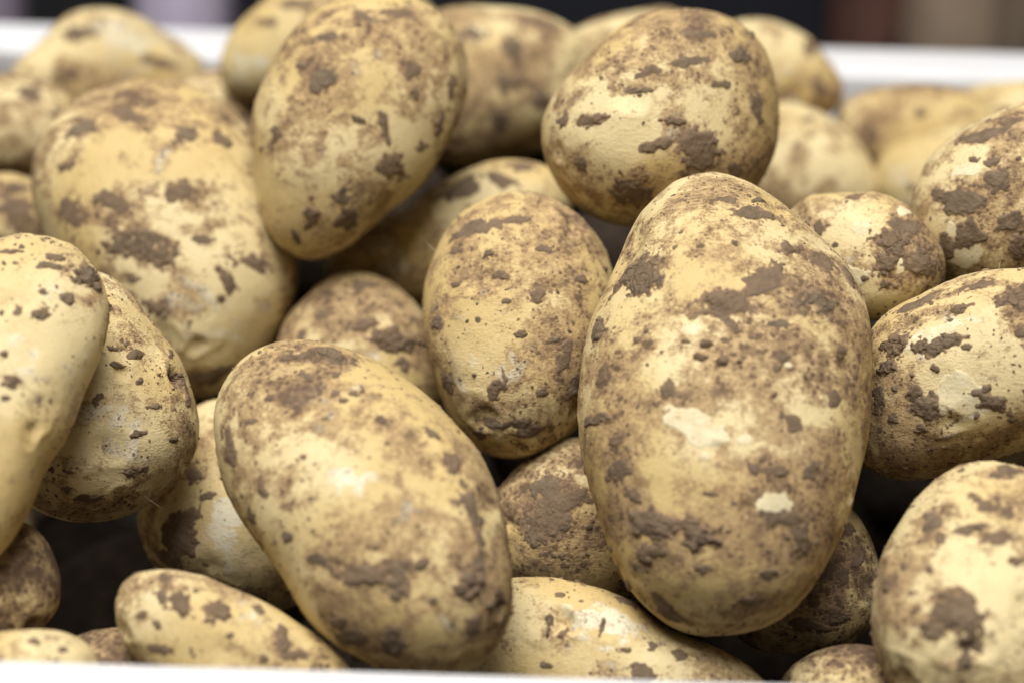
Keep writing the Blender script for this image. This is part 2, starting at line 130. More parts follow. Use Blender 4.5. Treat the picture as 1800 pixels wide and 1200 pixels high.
{"label":"tall blurred potato with a clean cream patch near its top, peak of the pile","N":72,"ax":[0.017778,0.032193,-0.006461,-0.021722,0.011995,0.0,0.001868,0.003383,0.021996],"F":[0.9775,0.0124,0.0244,0.0135,-0.0059,0.0426,0.0243,0.0013,-0.0161,-0.0256,0.0113,0.0121,0.0079],"seed":44,"lump":0.03,"eyes":[[-0.02097,0.01283,-0.00496,0.00322,0.00085],[0.02448,0.02116,-0.0136,0.00305,0.00091],[-0.0223,0.0022,0.0142,0.00398,0.00042],[-0.02508,0.00414,-0.00415,0.00181,0.0009],[0.01312,0.03188,-0.00731,0.00375,0.00041],[0.02747,0.01838,-0.01019,0.00376,0.00031],[0.01122,-0.0149,-0.01536,0.00331,0.00093],[0.008,0.03046,-0.0134,0.00354,0.00048],[0.00365,-0.005,-0.02161,0.00228,0.00059]],"loc":[-0.043,0.1949,0.0384],"rot":[0.99619,-0.02983,0.08189,0.08713,0.31875,-0.94383,0.00205,0.94737,0.32014],"dirt":0,"patches":[[-0.00784,0.00884,0.02014,0.0038,0.00266,1e-05,0.00177,-0.00253,0.00126,0.0012,"m"],[-0.00557,0.02022,0.01527,0.0049,0.00069,0.00083,0.00022,-0.00153,0.0011,0.0008,"m"],[0.00957,-0.01364,0.01917,0.00396,-0.0007,-0.00238,-0.00064,-0.00365,-0.00101,0.001,"m"],[0.02134,-0.00103,0.01411,0.0017,-0.0,-0.00158,-0.0,-0.00402,-0.00117,0.0012,"m"],[0.00113,-0.00063,0.02254,0.00232,-0.0,-0.00011,0.0,-0.00108,0.00011,0.001,"m"],[0.00751,-0.002,0.02165,0.00119,0.00032,-0.00033,0.00128,-0.00478,-0.00038,0.0009,"m"],[-0.01117,-0.02456,0.0198,0.00194,-0.00052,0.00018,-0.00072,-0.00269,-0.00133,0.001,"m"],[-0.01447,-0.02979,0.01617,0.00139,0.0,0.0005,-0.0,-0.00216,-0.00165,0.0009,"m"],[-0.0012,-0.02569,0.01824,0.00284,0.00238,0.00027,0.00199,-0.00237,-0.00258,0.0008,"m"],[0.01409,0.01222,0.01799,0.00243,0.00043,-0.00101,0.00059,-0.00335,0.0007,0.0009,"m"],[0.01521,0.00596,0.01875,0.00124,-0.0,-0.00055,0.0,-0.00216,0.00019,0.0008,"m"],[0.01148,0.02709,0.01023,0.00463,-0.0,-0.00151,0.0,-0.00154,0.00147,0.0005,"m"],[-0.00325,-0.0195,0.02177,0.00216,-0.0,-0.00029,-0.0,-0.00216,-0.00067,0.0006,"m"],[-0.02033,-0.00473,0.01758,0.00154,0.0,0.00136,0.0,-0.00278,6e-05,0.0005,"m"],[0.02506,0.00837,0.01141,0.00124,-0.0,-0.00142,0.0,-0.00309,0.00031,0.0005,"m"],[0.00288,0.02542,0.01263,0.00402,-0.0,-0.0,0.0,-0.00124,0.00109,0.0005,"m"],[-0.01303,0.01301,0.01643,0.00203,0.00074,0.00091,0.00032,-0.00087,0.00059,0.0008,"m"],[0.01692,-0.00751,0.01605,0.00185,-0.0,-0.00156,-0.0,-0.00154,-0.00048,0.0005,"m"]],"blobs":[[0.00405,0.01204,0.02011,0.01005,-0.00366,0.00052,-0.00236,-0.00648,0.0021,-0.9],[-0.01455,0.02137,0.00788,0.01035,0.0,0.01733,0.0,-0.01035,0.01416,0.4],[-0.0088,-0.01302,0.02309,0.01035,0.0,0.00083,-0.0,-0.01035,-0.0011,-0.6],[0.00275,0.02685,0.01137,0.0207,-0.0,-0.00018,0.0,-0.00517,0.00454,0.6],[0.00895,-0.0246,0.00127,0.01035,-0.0,-0.0155,-0.0,-0.00862,-0.01592,-0.3],[0.01393,-0.00309,0.01894,0.0138,-0.0,-0.00815,-0.0,-0.0138,-0.0014,0.2],[-0.01747,0.00103,0.01899,0.00517,0.0,0.00296,0.0,-0.0138,0.00411,0.3]]},
{"label":"broad blurred potato with a large mud smear, below left of the tall peak potato","N":72,"ax":[-0.018061,0.039422,-0.017295,-0.028594,-0.013101,0.0,-0.004368,0.009534,0.026293],"F":[0.9738,0.0162,0.0221,0.0123,-0.0074,-0.0356,0.0318,0.0187,-0.0054,0.0091,-0.0204,-0.0075,-0.0076],"seed":57,"lump":0.03,"eyes":[[0.00732,-0.02861,0.03105,0.00263,0.00106],[0.0231,-0.02761,-0.00727,0.00318,0.00057],[-0.0011,-0.02647,0.03053,0.00408,0.00066],[0.03454,-0.01051,0.00402,0.00415,0.00071],[-0.02553,0.03395,-0.00411,0.00395,0.00089],[0.02228,0.00343,-0.02074,0.00319,0.00064],[-0.02481,0.03355,-0.01675,0.00279,0.00104],[-0.00349,0.0286,-0.02973,0.00196,0.00064],[-0.00573,-0.03848,0.01308,0.00408,0.0005]],"loc":[-0.0934,0.1973,0.004],"rot":[0.98478,-0.02997,0.17123,0.17,0.37175,-0.91263,-0.0363,0.92785,0.37119],"dirt":0,"patches":[[-0.00699,-0.00388,0.0294,0.00862,-0.00498,0.00314,-0.00273,-0.00473,0.00016,0.0011,"c"],[-0.01444,0.00663,0.02481,0.00514,0.0,0.002,0.0,-0.00321,0.00082,0.0008,"m"],[0.00321,0.0103,0.02655,0.00589,0.00158,-0.00057,0.00066,-0.00248,0.00093,0.0009,"m"],[-0.02671,0.01639,0.01381,0.00397,0.00129,0.00304,0.0005,-0.00153,0.00095,0.0009,"m"],[0.00453,0.02498,0.01883,0.00334,-0.00193,0.00114,-0.00145,-0.0025,0.00197,0.0009,"m"],[0.0151,-0.01304,0.03214,0.00189,0.00088,-0.0005,0.00204,-0.00437,-0.00023,0.001,"m"],[0.02147,-0.0079,0.02931,0.00601,-0.00106,-0.00243,-0.0005,-0.00285,0.00073,0.0008,"m"],[-0.00446,-0.01945,0.03093,0.00362,-0.00132,0.00152,-0.00077,-0.00211,-0.00049,0.0009,"m"],[0.01468,0.02393,0.01631,0.00332,-0.00121,-0.001,-0.00077,-0.00211,0.0024,0.0008,"m"],[-0.02122,0.02709,0.01096,0.0062,0.00166,0.00213,0.0005,-0.00186,0.00209,0.0006,"m"],[-0.01089,0.03077,0.01213,0.00474,-0.00084,0.00238,-0.00033,-0.0019,0.00173,0.0006,"m"],[0.01331,-0.01757,0.03255,0.00125,-0.0,-0.00027,-0.0,-0.00109,-5e-05,0.0008,"b"],[-0.00961,-0.01251,0.02902,0.00161,0.0,0.0008,-0.0,-0.00161,-9e-05,0.0007,"m"],[0.00913,-0.00206,0.03036,0.00321,-0.0,-0.00027,0.0,-0.00128,0.00042,0.0004,"m"],[-0.02403,0.00395,0.01949,0.00321,0.0,0.00291,0.0,-0.00482,0.0005,0.0004,"m"],[0.01102,-0.03727,0.02554,0.00604,0.0022,-0.00011,0.00066,-0.00181,-0.0019,0.0004,"m"]],"blobs":[[-0.00781,0.01551,0.02327,0.01434,0.0,0.00266,0.0,-0.00717,0.00362,-0.6],[0.01455,-0.02528,0.03087,0.01613,-0.0,-0.00475,-0.0,-0.01076,-0.00305,-0.9],[0.00041,-0.01047,0.03194,0.01076,0.0,0.00148,0.0,-0.00717,0.00089,-0.5],[-0.01088,0.03233,0.01054,0.0251,0.0,0.00997,0.0,-0.00717,0.00745,0.7],[0.01223,0.01108,0.02531,0.01255,-0.0,-0.00298,0.0,-0.01434,0.00643,0.3],[-0.02548,0.00684,0.01775,0.01076,0.0,0.01017,0.0,-0.01076,0.00155,0.2]]},
{"label":"rounded dusty potato high on the pile directly above the largest potato","N":72,"ax":[0.02291,0.013506,-0.020874,-0.013502,0.022903,0.0,0.013434,0.00792,0.019869],"F":[0.9755,0.0201,-0.0016,-0.0086,-0.0206,-0.0237,-0.0274,-0.0087,0.0146,-0.0097,-0.0018,0.0009,-0.0024],"seed":70,"lump":0.03,"eyes":[[-0.01101,0.02404,0.0012,0.00373,0.00084],[-0.02536,0.00579,-0.00665,0.00331,0.00108],[0.00551,-0.01037,-0.02628,0.0026,0.00062],[0.02335,0.01377,0.00638,0.00192,0.00047],[-0.00948,0.00619,0.02818,0.004,0.00097],[-0.00734,-0.00589,-0.02392,0.00325,0.00068],[-0.02583,-0.00722,0.02031,0.00323,0.00083],[-0.02046,-0.00873,-0.01287,0.00411,0.00067],[-0.00831,0.01699,0.02122,0.00331,0.00081]],"loc":[0.0369,0.1797,0.0451],"rot":[0.99692,-0.02983,-0.07259,-0.05925,0.32052,-0.94539,0.05147,0.94677,0.31776],"dirt":-0.02,"patches":[[-0.0186,0.00013,0.02706,0.00439,0.00093,0.00262,0.0004,-0.0019,0.0005,0.0012,"m"],[0.0082,-0.00661,0.02581,0.00618,-0.00109,-0.00349,-0.00109,-0.00618,-7e-05,0.001,"m"],[0.00253,1e-05,0.02766,0.00329,-0.0,-0.00125,0.0,-0.0012,0.00028,0.0014,"m"],[-0.00245,-0.00585,0.02974,0.00501,0.00088,-0.00084,0.00029,-0.00162,-5e-05,0.0009,"m"],[-0.00836,-0.01793,0.02496,0.0053,-0.00093,-0.00048,-0.00073,-0.00412,-0.00365,0.001,"m"],[0.02263,0.00393,0.0119,0.00169,0.00061,-0.00236,0.00153,-0.00421,-0.00071,0.0008,"m"],[0.01836,0.01625,0.01087,0.00324,-0.00057,-0.00289,-0.00031,-0.00177,0.00157,0.0009,"m"],[-0.02475,-5e-05,0.02147,0.00163,-0.00076,0.00234,-0.00126,-0.00271,-0.00016,0.0009,"m"],[-0.00626,0.00733,0.02741,0.00415,0.00058,0.00132,0.00012,-0.00089,0.00018,0.0008,"m"],[-0.02029,-0.01038,0.02502,0.00179,0.0,0.00136,-0.0,-0.00209,-0.00092,0.0005,"m"],[0.00425,0.01429,0.02167,0.00888,0.00125,-0.00427,0.00019,-0.00133,0.00075,0.0004,"m"],[0.01392,0.00884,0.01905,0.00299,-0.0,-0.00209,0.0,-0.0012,0.00043,0.0004,"m"],[0.00976,0.02119,0.01298,0.00596,-0.00052,-0.00303,-0.0001,-0.00119,0.00132,0.0005,"m"],[-0.00535,0.01125,0.02577,0.00421,0.00153,-0.00084,0.00036,-0.00098,0.00047,0.0005,"m"],[0.01707,-0.01183,0.01831,0.00179,-0.0,-0.00185,-0.0,-0.00299,-0.00125,0.0004,"m"]],"blobs":[[0.00027,-0.0007,0.02857,0.01168,-0.0,-0.00376,0.0,-0.00835,0.00156,-0.7],[-0.01043,-0.00207,0.03011,0.00835,0.0,0.00098,0.0,-0.00835,0.00031,-0.5],[0.00139,0.01691,0.02073,0.0258,0.00691,-0.01471,0.00302,-0.01129,0.0087,0.55],[0.01969,-0.00077,0.01657,0.00835,-0.0,-0.0089,0.0,-0.01502,0.00221,0.4],[-0.01185,-0.01577,0.02609,0.01001,0.0,0.00249,-0.0,-0.00668,-0.0045,0.2],[0.00184,-0.02022,0.02152,0.01001,-0.0,-0.0035,-0.0,-0.00417,-0.00463,-0.6]]},
{"label":"blurred potato lying between the two highest potatoes, against the dark background","N":40,"ax":[0.03076,0.002847,-0.002792,-0.002271,0.024531,0.0,0.001988,0.000184,0.022083],"F":[0.9922,-0.007,-0.0167,0.0073,0.0005,0.0451,0.0208,-0.016,-0.0065,0.0061,0.0041,0.0054,0.0068],"seed":83,"lump":0.03,"eyes":[[-0.02677,-0.00133,0.01061,0.00195,0.00063],[-0.01821,-0.00916,0.018,0.00363,0.00095],[0.03186,-0.00185,-0.00116,0.00207,0.00103],[0.0154,-0.01526,0.01378,0.00372,0.001],[0.02495,-0.00278,-0.01606,0.004,0.00034],[0.001,0.01685,0.01645,0.00187,0.00032],[-0.01155,-0.01808,0.01682,0.0024,0.00045],[-0.02047,0.02038,0.00139,0.00316,0.00033],[-0.01689,0.0213,-0.00602,0.0022,0.00084]],"loc":[-0.008,0.2879,0.0194],"rot":[0.99947,-0.02977,0.013,0.0214,0.30249,-0.95291,0.02443,0.95269,0.30297],"dirt":0.05,"patches":[[0.00301,2e-05,0.02221,0.00436,-0.0,-0.00043,0.0,-0.00291,3e-05,0.001,"m"],[0.00573,0.01087,0.01971,0.00273,0.00099,-0.00071,0.00137,-0.00376,0.00138,0.0009,"m"],[0.01426,-0.00492,0.01978,0.00327,-0.0,-0.00132,-0.0,-0.00254,-0.0004,0.0009,"m"],[-0.00622,0.01446,0.0187,0.00473,0.0,5e-05,0.0,-0.00218,0.00142,0.0006,"m"],[0.01322,0.01813,0.01182,0.00716,-0.00126,-0.00197,-0.00032,-0.00179,0.00281,0.0005,"m"],[0.00194,-0.01075,0.0205,0.00291,-0.0,-0.00045,-0.0,-0.00363,-0.00148,0.0005,"m"]],"blobs":[[-0.00395,0.01446,0.01864,0.0069,-0.0,-0.00028,0.0,-0.00446,0.00304,-1.5],[0.01409,0.00618,0.01918,0.01217,-0.0,-0.00385,0.0,-0.00812,0.00187,0.3],[0.00212,-0.00905,0.02111,0.01826,-0.0,-0.00255,-0.0,-0.01217,-0.00392,0.2],[0.01058,0.01986,0.01024,0.01623,-0.0,-0.00693,0.0,-0.00406,0.00735,0.5]]},
{"label":"blurred potato of which only a thin top edge shows behind the high rounded one","N":40,"ax":[0.025351,0.000784,-0.004078,-0.000486,0.015713,0.0,0.002245,6.9e-05,0.013969],"F":[1.009,0.0172,-0.0208,-0.0081,0.0079,-0.0319,0.0156,0.0174,-0.0098,-0.0004,0.0005,0.0141,-0.0004],"seed":96,"lump":0.03,"eyes":[[0.00438,0.01588,-0.00401,0.00185,0.00055],[0.00201,-0.01141,-0.01129,0.00309,0.00095],[0.02264,0.00353,0.00435,0.00338,0.00079],[-0.0115,-0.00778,0.01297,0.00318,0.00033],[-0.01556,-0.01094,-0.0041,0.00372,0.00107],[0.01989,-0.00119,-0.01214,0.00192,0.00057],[0.02211,-0.00815,-0.00405,0.00256,0.00039],[-0.0117,0.01231,-0.00415,0.00371,0.00055],[0.0074,0.01301,0.00837,0.00387,0.00094]],"loc":[0.0382,0.3216,0.0182],"rot":[0.99783,-0.02972,-0.05874,-0.04757,0.29119,-0.95548,0.0455,0.9562,0.28914],"dirt":0.2,"patches":[],"blobs":[]},
{"label":"small blurred pale potato touching the left end of the visible right back rim","N":40,"ax":[-0.019418,0.010051,-0.004051,-0.006325,-0.01222,0.0,-0.002115,0.001095,0.012853],"F":[1.0096,-0.0226,-0.0081,-0.0124,0.0208,0.0075,-0.0248,-0.0047,-0.0206,-0.0149,-0.0111,-0.007,-0.0012],"seed":109,"lump":0.03,"eyes":[[0.00423,-0.00736,0.01286,0.00364,0.00101],[0.01585,-0.01473,0.00292,0.00227,0.00076],[-0.00069,-0.01491,-8e-05,0.00326,0.00038],[-0.0078,-0.00632,-0.011,0.00339,0.00081],[-0.01735,0.00939,0.00399,0.00373,0.00056],[-0.01012,0.00984,-0.01229,0.00353,0.00099],[-0.00438,-0.01372,-0.00231,0.00219,0.00032],[-0.01642,0.01162,-0.0082,0.00336,0.00047],[0.00837,-0.01399,0.00833,0.00407,0.0006]],"loc":[0.0826,0.3184,0.0169],"rot":[0.99152,-0.02974,-0.12653,-0.11215,0.29638,-0.94846,0.06571,0.95461,0.29053],"dirt":0,"patches":[[0.01146,0.00787,0.00643,0.00299,-0.00173,-0.00178,-0.00109,-0.0019,0.00457,0.0008,"m"],[0.01333,-0.00468,0.01234,0.0023,-0.0,-0.00089,0.0,-0.00307,0.00014,0.0005,"m"]],"blobs":[[0.0061,-0.00285,0.01377,0.01072,0.0,0.00056,-0.0,-0.01072,-0.00051,-0.9],[0.00605,0.01135,0.00622,0.01287,-0.0,-0.00897,0.0,-0.00643,0.01095,0.3]]},
{"label":"clean smooth blurred potato tucked under the small pale one, right of the high rounded potato","N":40,"ax":[-0.019025,0.013235,-0.004987,-0.011101,-0.015957,0.0,-0.003189,0.002219,0.018054],"F":[1.0036,-0.0301,-0.0154,0.0041,0.0071,0.0159,-0.0483,-0.0127,-0.0047,-0.0048,-0.0035,-0.0001,-0.0016],"seed":122,"lump":0.03,"eyes":[[-0.01372,-0.01527,-0.00515,0.00241,0.00067],[-0.02282,-0.00032,-0.00118,0.00204,0.0006],[-0.01894,-0.01102,-0.00108,0.00212,0.00083],[0.00303,0.01955,-0.00686,0.0027,0.0006],[-0.02243,-0.00224,-0.00343,0.00309,0.00047],[-0.0208,-0.00769,0.00224,0.00259,0.00067],[0.00736,-0.01548,-0.0115,0.002,0.0009],[-0.02204,-0.00508,-0.00148,0.00252,0.00036],[0.00161,0.0141,0.01379,0.00363,0.0004]],"loc":[0.0898,0.2849,-0.0064],"rot":[0.98933,-0.02991,-0.14261,-0.12363,0.3457,-0.93016,0.07712,0.93787,0.33832],"dirt":0.2,"patches":[[0.00054,0.01706,0.0112,0.00222,-0.0,-0.00067,0.0,-0.00111,0.00131,0.0005,"m"]],"blobs":[[-0.00284,0.01532,0.01334,0.00827,-0.0,-8e-05,0.0,-0.01034,0.00914,-0.4],[0.01094,0.00138,0.01744,0.01241,-0.0,-0.00447,0.0,-0.00827,0.00179,-0.2]]},
{"label":"very blurred potato low beside the back rim with a dark gap below it","N":40,"ax":[-0.026993,0.002655,-0.001808,-0.001628,-0.016552,0.0,-0.000991,9.7e-05,0.014935],"F":[1.003,-0.0028,-0.0169,0.0042,0.0077,-0.0021,0.0142,0.0034,-0.0089,-0.0015,0.0102,-0.0035,-0.0096],"seed":135,"lump":0.03,"eyes":[[-0.00191,-0.01686,0.00365,0.00211,0.00037],[0.02133,-0.00867,-0.00735,0.00398,0.00052],[-0.02056,0.01302,0.00107,0.0038,0.0008],[0.00982,-0.01546,0.0067,0.00225,0.00065],[0.01735,-0.01368,-0.00427,0.0027,0.00087],[-0.02468,0.00721,-0.00804,0.00203,0.00088],[0.02594,-0.00035,0.00592,0.00378,0.00084],[-0.01628,-0.00749,0.00983,0.00269,0.00035],[0.01259,-0.01313,0.00892,0.00362,0.00045]],"loc":[0.1284,0.304,0.001],"rot":[0.97991,-0.02986,-0.19717,-0.1768,0.32727,-0.92824,0.09224,0.94446,0.31542],"dirt":0.1,"patches":[[-0.01553,-0.00019,0.01218,0.00307,0.0,0.00113,-0.0,-0.00307,-0.00014,0.0008,"m"],[-0.0,0.00687,0.01429,0.00345,0.0,0.00013,0.0,-0.00173,0.00057,0.0005,"m"]],"blobs":[]},
{"label":"very blurred potato against the back rim at the right picture edge","N":40,"ax":[-0.027934,0.003886,-0.000141,-0.002363,-0.016981,0.0,-7.6e-05,1.1e-05,0.01543],"F":[1.0082,0.0084,-0.0209,-0.0007,0.0013,-0.0073,0.0382,0.0146,-0.0074,-0.0004,0.0138,0.0078,-0.0007],"seed":148,"lump":0.03,"eyes":[[-0.00269,-0.01175,0.01223,0.00244,0.00073],[0.01814,-0.00267,0.01245,0.00395,0.0004],[-0.01461,0.00793,-0.01269,0.00224,0.00094],[0.00401,0.00497,-0.01513,0.00353,0.0011],[-0.00572,0.01377,-0.00979,0.00405,0.00097],[0.02728,-0.00433,0.00433,0.00275,0.00081],[-0.01829,-0.0109,-0.00182,0.00224,0.00091],[-0.00725,-0.01402,0.00913,0.00353,0.00066],[-0.01725,0.00337,0.01323,0.00271,0.00064]],"loc":[0.1671,0.3164,-0.0011],"rot":[0.96813,-0.02985,-0.24867,-0.22574,0.32604,-0.91801,0.10848,0.94489,0.30891],"dirt":0.1,"patches":[[-0.00982,0.00629,0.01438,0.00356,0.0,0.0005,0.0,-0.00178,0.00052,0.0005,"m"]],"blobs":[]},
{"label":"blurred pale potato squeezed behind the mud-smeared potato at the upper right edge","N":40,"ax":[-0.025424,0.006068,-0.004491,-0.004345,-0.018204,0.0,-0.002774,0.000662,0.016601],"F":[0.9998,0.0026,0.0047,-0.0044,0.0073,-0.02,-0.0051,0.0044,-0.0168,0.0027,0.003,-0.0036,-0.0053],"seed":161,"lump":0.03,"eyes":[[0.00397,0.01713,0.00803,0.00383,0.00073],[0.02183,0.00316,0.01125,0.00273,0.00074],[0.02206,0.00421,-0.00584,0.00272,0.00096],[-0.00835,0.00893,-0.01633,0.00401,0.00061],[-0.01497,0.00227,-0.01612,0.00362,0.00109],[0.02082,-0.014,-0.003,0.00216,0.00087],[-0.02597,0.00682,-0.00468,0.00401,0.0004],[-0.01651,-0.00538,-0.01405,0.00202,0.00109],[0.01952,-0.00818,0.01327,0.00222,0.00076]],"loc":[0.1362,0.2705,-0.0049],"rot":[0.97543,-0.02993,-0.21825,-0.19393,0.35329,-0.91519,0.1045,0.93503,0.33881],"dirt":0.08,"patches":[[-0.01558,0.00112,0.01283,0.0022,0.0,0.00108,-0.0,-0.00165,-1e-05,0.0006,"m"]],"blobs":[[-0.01738,0.0045,0.01157,0.0082,0.0,0.00467,0.0,-0.0123,0.00179,-0.9]]},
{"label":"mud-smeared potato cut by the right picture edge in the upper half","N":56,"ax":[0.030108,0.019721,-0.009386,-0.012333,0.018829,0.0,0.004276,0.002801,0.019602],"F":[0.9867,0.0085,-0.0242,0.0188,0.0048,-0.0409,0.0271,-0.0209,-0.0147,-0.0009,-0.0077,0.0079,-0.0146],"seed":174,"lump":0.03,"eyes":[[-0.03233,-0.01333,0.00561,0.00287,0.0009],[0.02781,0.00502,-0.01496,0.00399,0.00047],[-0.03121,0.00085,0.00649,0.00365,0.00035],[-0.00268,-0.02176,0.0155,0.00188,0.00055],[-0.00682,-0.00306,-0.01908,0.00255,0.00088],[-0.02624,0.0019,-0.00879,0.00194,0.0011],[-0.00242,-0.01167,-0.01779,0.00393,0.00103],[0.00594,0.00654,-0.02156,0.00275,0.00048],[-0.02029,-0.01472,-0.01142,0.0021,0.00033]],"loc":[0.1307,0.1593,0.0399],"rot":[0.96566,-0.02992,-0.25807,-0.23198,0.34789,-0.90838,0.11696,0.93706,0.32901],"dirt":0,"patches":[[-0.02276,-0.0124,0.02001,0.0026,0.0,0.001,-0.0,-0.00203,-0.00039,0.0001,"p"],[-0.02032,-0.01804,0.01908,0.00434,0.0,0.00145,-0.0,-0.00347,-0.00165,0.0001,"p"],[-0.01932,0.00215,0.01954,0.0037,0.00065,0.00123,0.00025,-0.00142,0.00072,0.0001,"p"],[-0.01669,0.0106,0.01401,0.00662,0.00177,0.00212,0.00039,-0.00144,0.00215,0.0009,"m"],[-0.01864,-0.0049,0.02132,0.00797,0.00112,0.00149,0.0005,-0.00354,0.00049,0.0009,"m"],[-0.01226,-0.0001,0.02149,0.00298,0.0,0.00017,0.0,-0.00298,0.00062,0.0009,"m"],[-0.00696,-0.01608,0.02042,0.00268,-0.0,-0.00048,-0.0,-0.00417,-0.0016,0.0009,"m"],[-0.01965,-0.01395,0.02078,0.00477,0.0,0.0012,-0.0,-0.00387,-0.00099,0.0009,"m"],[-0.02564,-0.00341,0.01844,0.00209,0.0,0.00125,0.0,-0.00179,0.00042,0.0008,"m"],[-0.01765,0.00469,0.01886,0.00179,0.0,0.00064,0.0,-0.00089,0.00052,0.0008,"m"],[-0.01328,0.00426,0.02017,0.00235,0.00041,0.00022,0.00018,-0.00103,0.00049,0.0009,"m"],[-0.02442,-0.01674,0.0176,0.00387,0.0,0.00294,-0.0,-0.00447,-0.00237,0.0006,"m"],[-0.00985,-0.00992,0.02196,0.00387,-0.0,-0.00013,-0.0,-0.00238,-0.0002,0.0007,"m"],[-0.00911,0.01446,0.01259,0.0042,0.00153,-0.00061,0.00041,-0.00112,0.00181,0.0006,"m"]],"blobs":[[-0.02053,0.00227,0.01898,0.00998,0.0,0.00472,0.0,-0.00499,0.00232,-0.7],[-0.02159,-0.01391,0.02016,0.00665,0.0,0.0024,-0.0,-0.00832,-0.0018,-0.5],[-0.01448,0.01309,0.01178,0.01331,0.0,0.0105,0.0,-0.00499,0.00876,0.5],[-0.01508,-0.00581,0.02199,0.01164,0.0,0.00132,0.0,-0.00665,0.00047,0.5]]},
{"label":"small potato with dark mud on its right side, behind the largest potato's right shoulder","N":56,"ax":[-0.01716,0.007059,-0.009703,-0.005514,-0.013403,0.0,-0.0059,0.002427,0.012201],"F":[0.9916,-0.0203,-0.0098,-0.0184,0.0064,-0.0008,0.0175,-0.0007,-0.029,0.0101,-0.009,-0.0061,-0.0038],"seed":187,"lump":0.03,"eyes":[[-0.01815,-0.00126,-0.00132,0.0021,0.00044],[-0.00041,0.01155,0.00899,0.00387,0.00069],[-0.01297,0.00188,-0.01455,0.00341,0.00051],[0.0172,-0.00082,-0.00236,0.00306,0.00053],[-0.01575,0.01008,0.00212,0.00331,0.00073],[0.00452,0.01415,0.00036,0.00275,0.00093],[0.01661,0.00353,0.00071,0.00223,0.00041],[-0.01582,0.01217,-0.00192,0.00207,0.00108],[-0.01811,0.00209,0.0016,0.00235,0.00108]],"loc":[0.0848,0.1475,0.0237],"rot":[0.98453,-0.02999,-0.17262,-0.14826,0.3824,-0.91203,0.09336,0.92351,0.37204],"dirt":0,"patches":[[-0.00103,0.00632,0.01277,0.00211,0.0,0.00078,0.0,-0.00168,0.00057,0.0001,"p"],[-0.00245,-0.00512,0.01371,0.00365,0.0,0.00168,-0.0,-0.00197,-0.0004,0.0001,"p"],[0.0085,-0.00301,0.01595,0.00097,-0.00017,-0.00011,-0.00044,-0.00249,-0.0,0.0001,"p"],[0.00939,0.01031,0.00857,0.00185,-0.00067,-0.00136,-0.00033,-0.0009,0.00194,0.0001,"p"],[0.007,0.00253,0.01537,0.00576,-0.0005,-0.0001,-0.00033,-0.00374,0.0013,0.0011,"c"],[0.01355,-0.00205,0.01438,0.00462,-0.00168,-0.00259,-0.00129,-0.00353,0.00107,0.001,"m"],[0.00484,-0.00309,0.01596,0.0026,0.0,0.00032,-0.0,-0.00318,-0.00029,0.001,"m"],[0.00541,-0.00709,0.01528,0.00289,0.0,0.00017,-0.0,-0.00145,-0.00045,0.0009,"m"],[-0.0103,0.00665,0.00855,0.00231,0.0,0.0013,0.0,-0.00188,0.00067,0.0009,"m"],[-0.00244,0.0138,0.0051,0.00231,0.0,0.0006,0.0,-0.00087,0.00164,0.0009,"m"],[0.00723,0.00822,0.01225,0.00116,-0.0,-0.00034,0.0,-0.00145,0.00112,0.001,"m"],[0.00013,-0.00568,0.01464,0.00098,0.0,0.00032,-0.0,-0.0007,-0.00014,0.0007,"b"],[0.01062,0.00628,0.01225,0.00408,-0.00148,-0.00113,-0.00069,-0.0019,0.00195,0.0006,"m"],[-0.00656,0.00221,0.0117,0.00116,0.0,0.0006,0.0,-0.00087,0.00012,0.0007,"m"]],"blobs":[[-0.00523,0.00635,0.01115,0.00969,0.0,0.00395,0.0,-0.00646,0.00237,-0.7],[-0.00244,-0.00711,0.0132,0.00807,0.0,0.00405,-0.0,-0.00646,-0.00205,-0.5],[0.0106,0.00085,0.01524,0.00969,-0.0,-0.00262,0.0,-0.00969,0.0024,0.5]]},
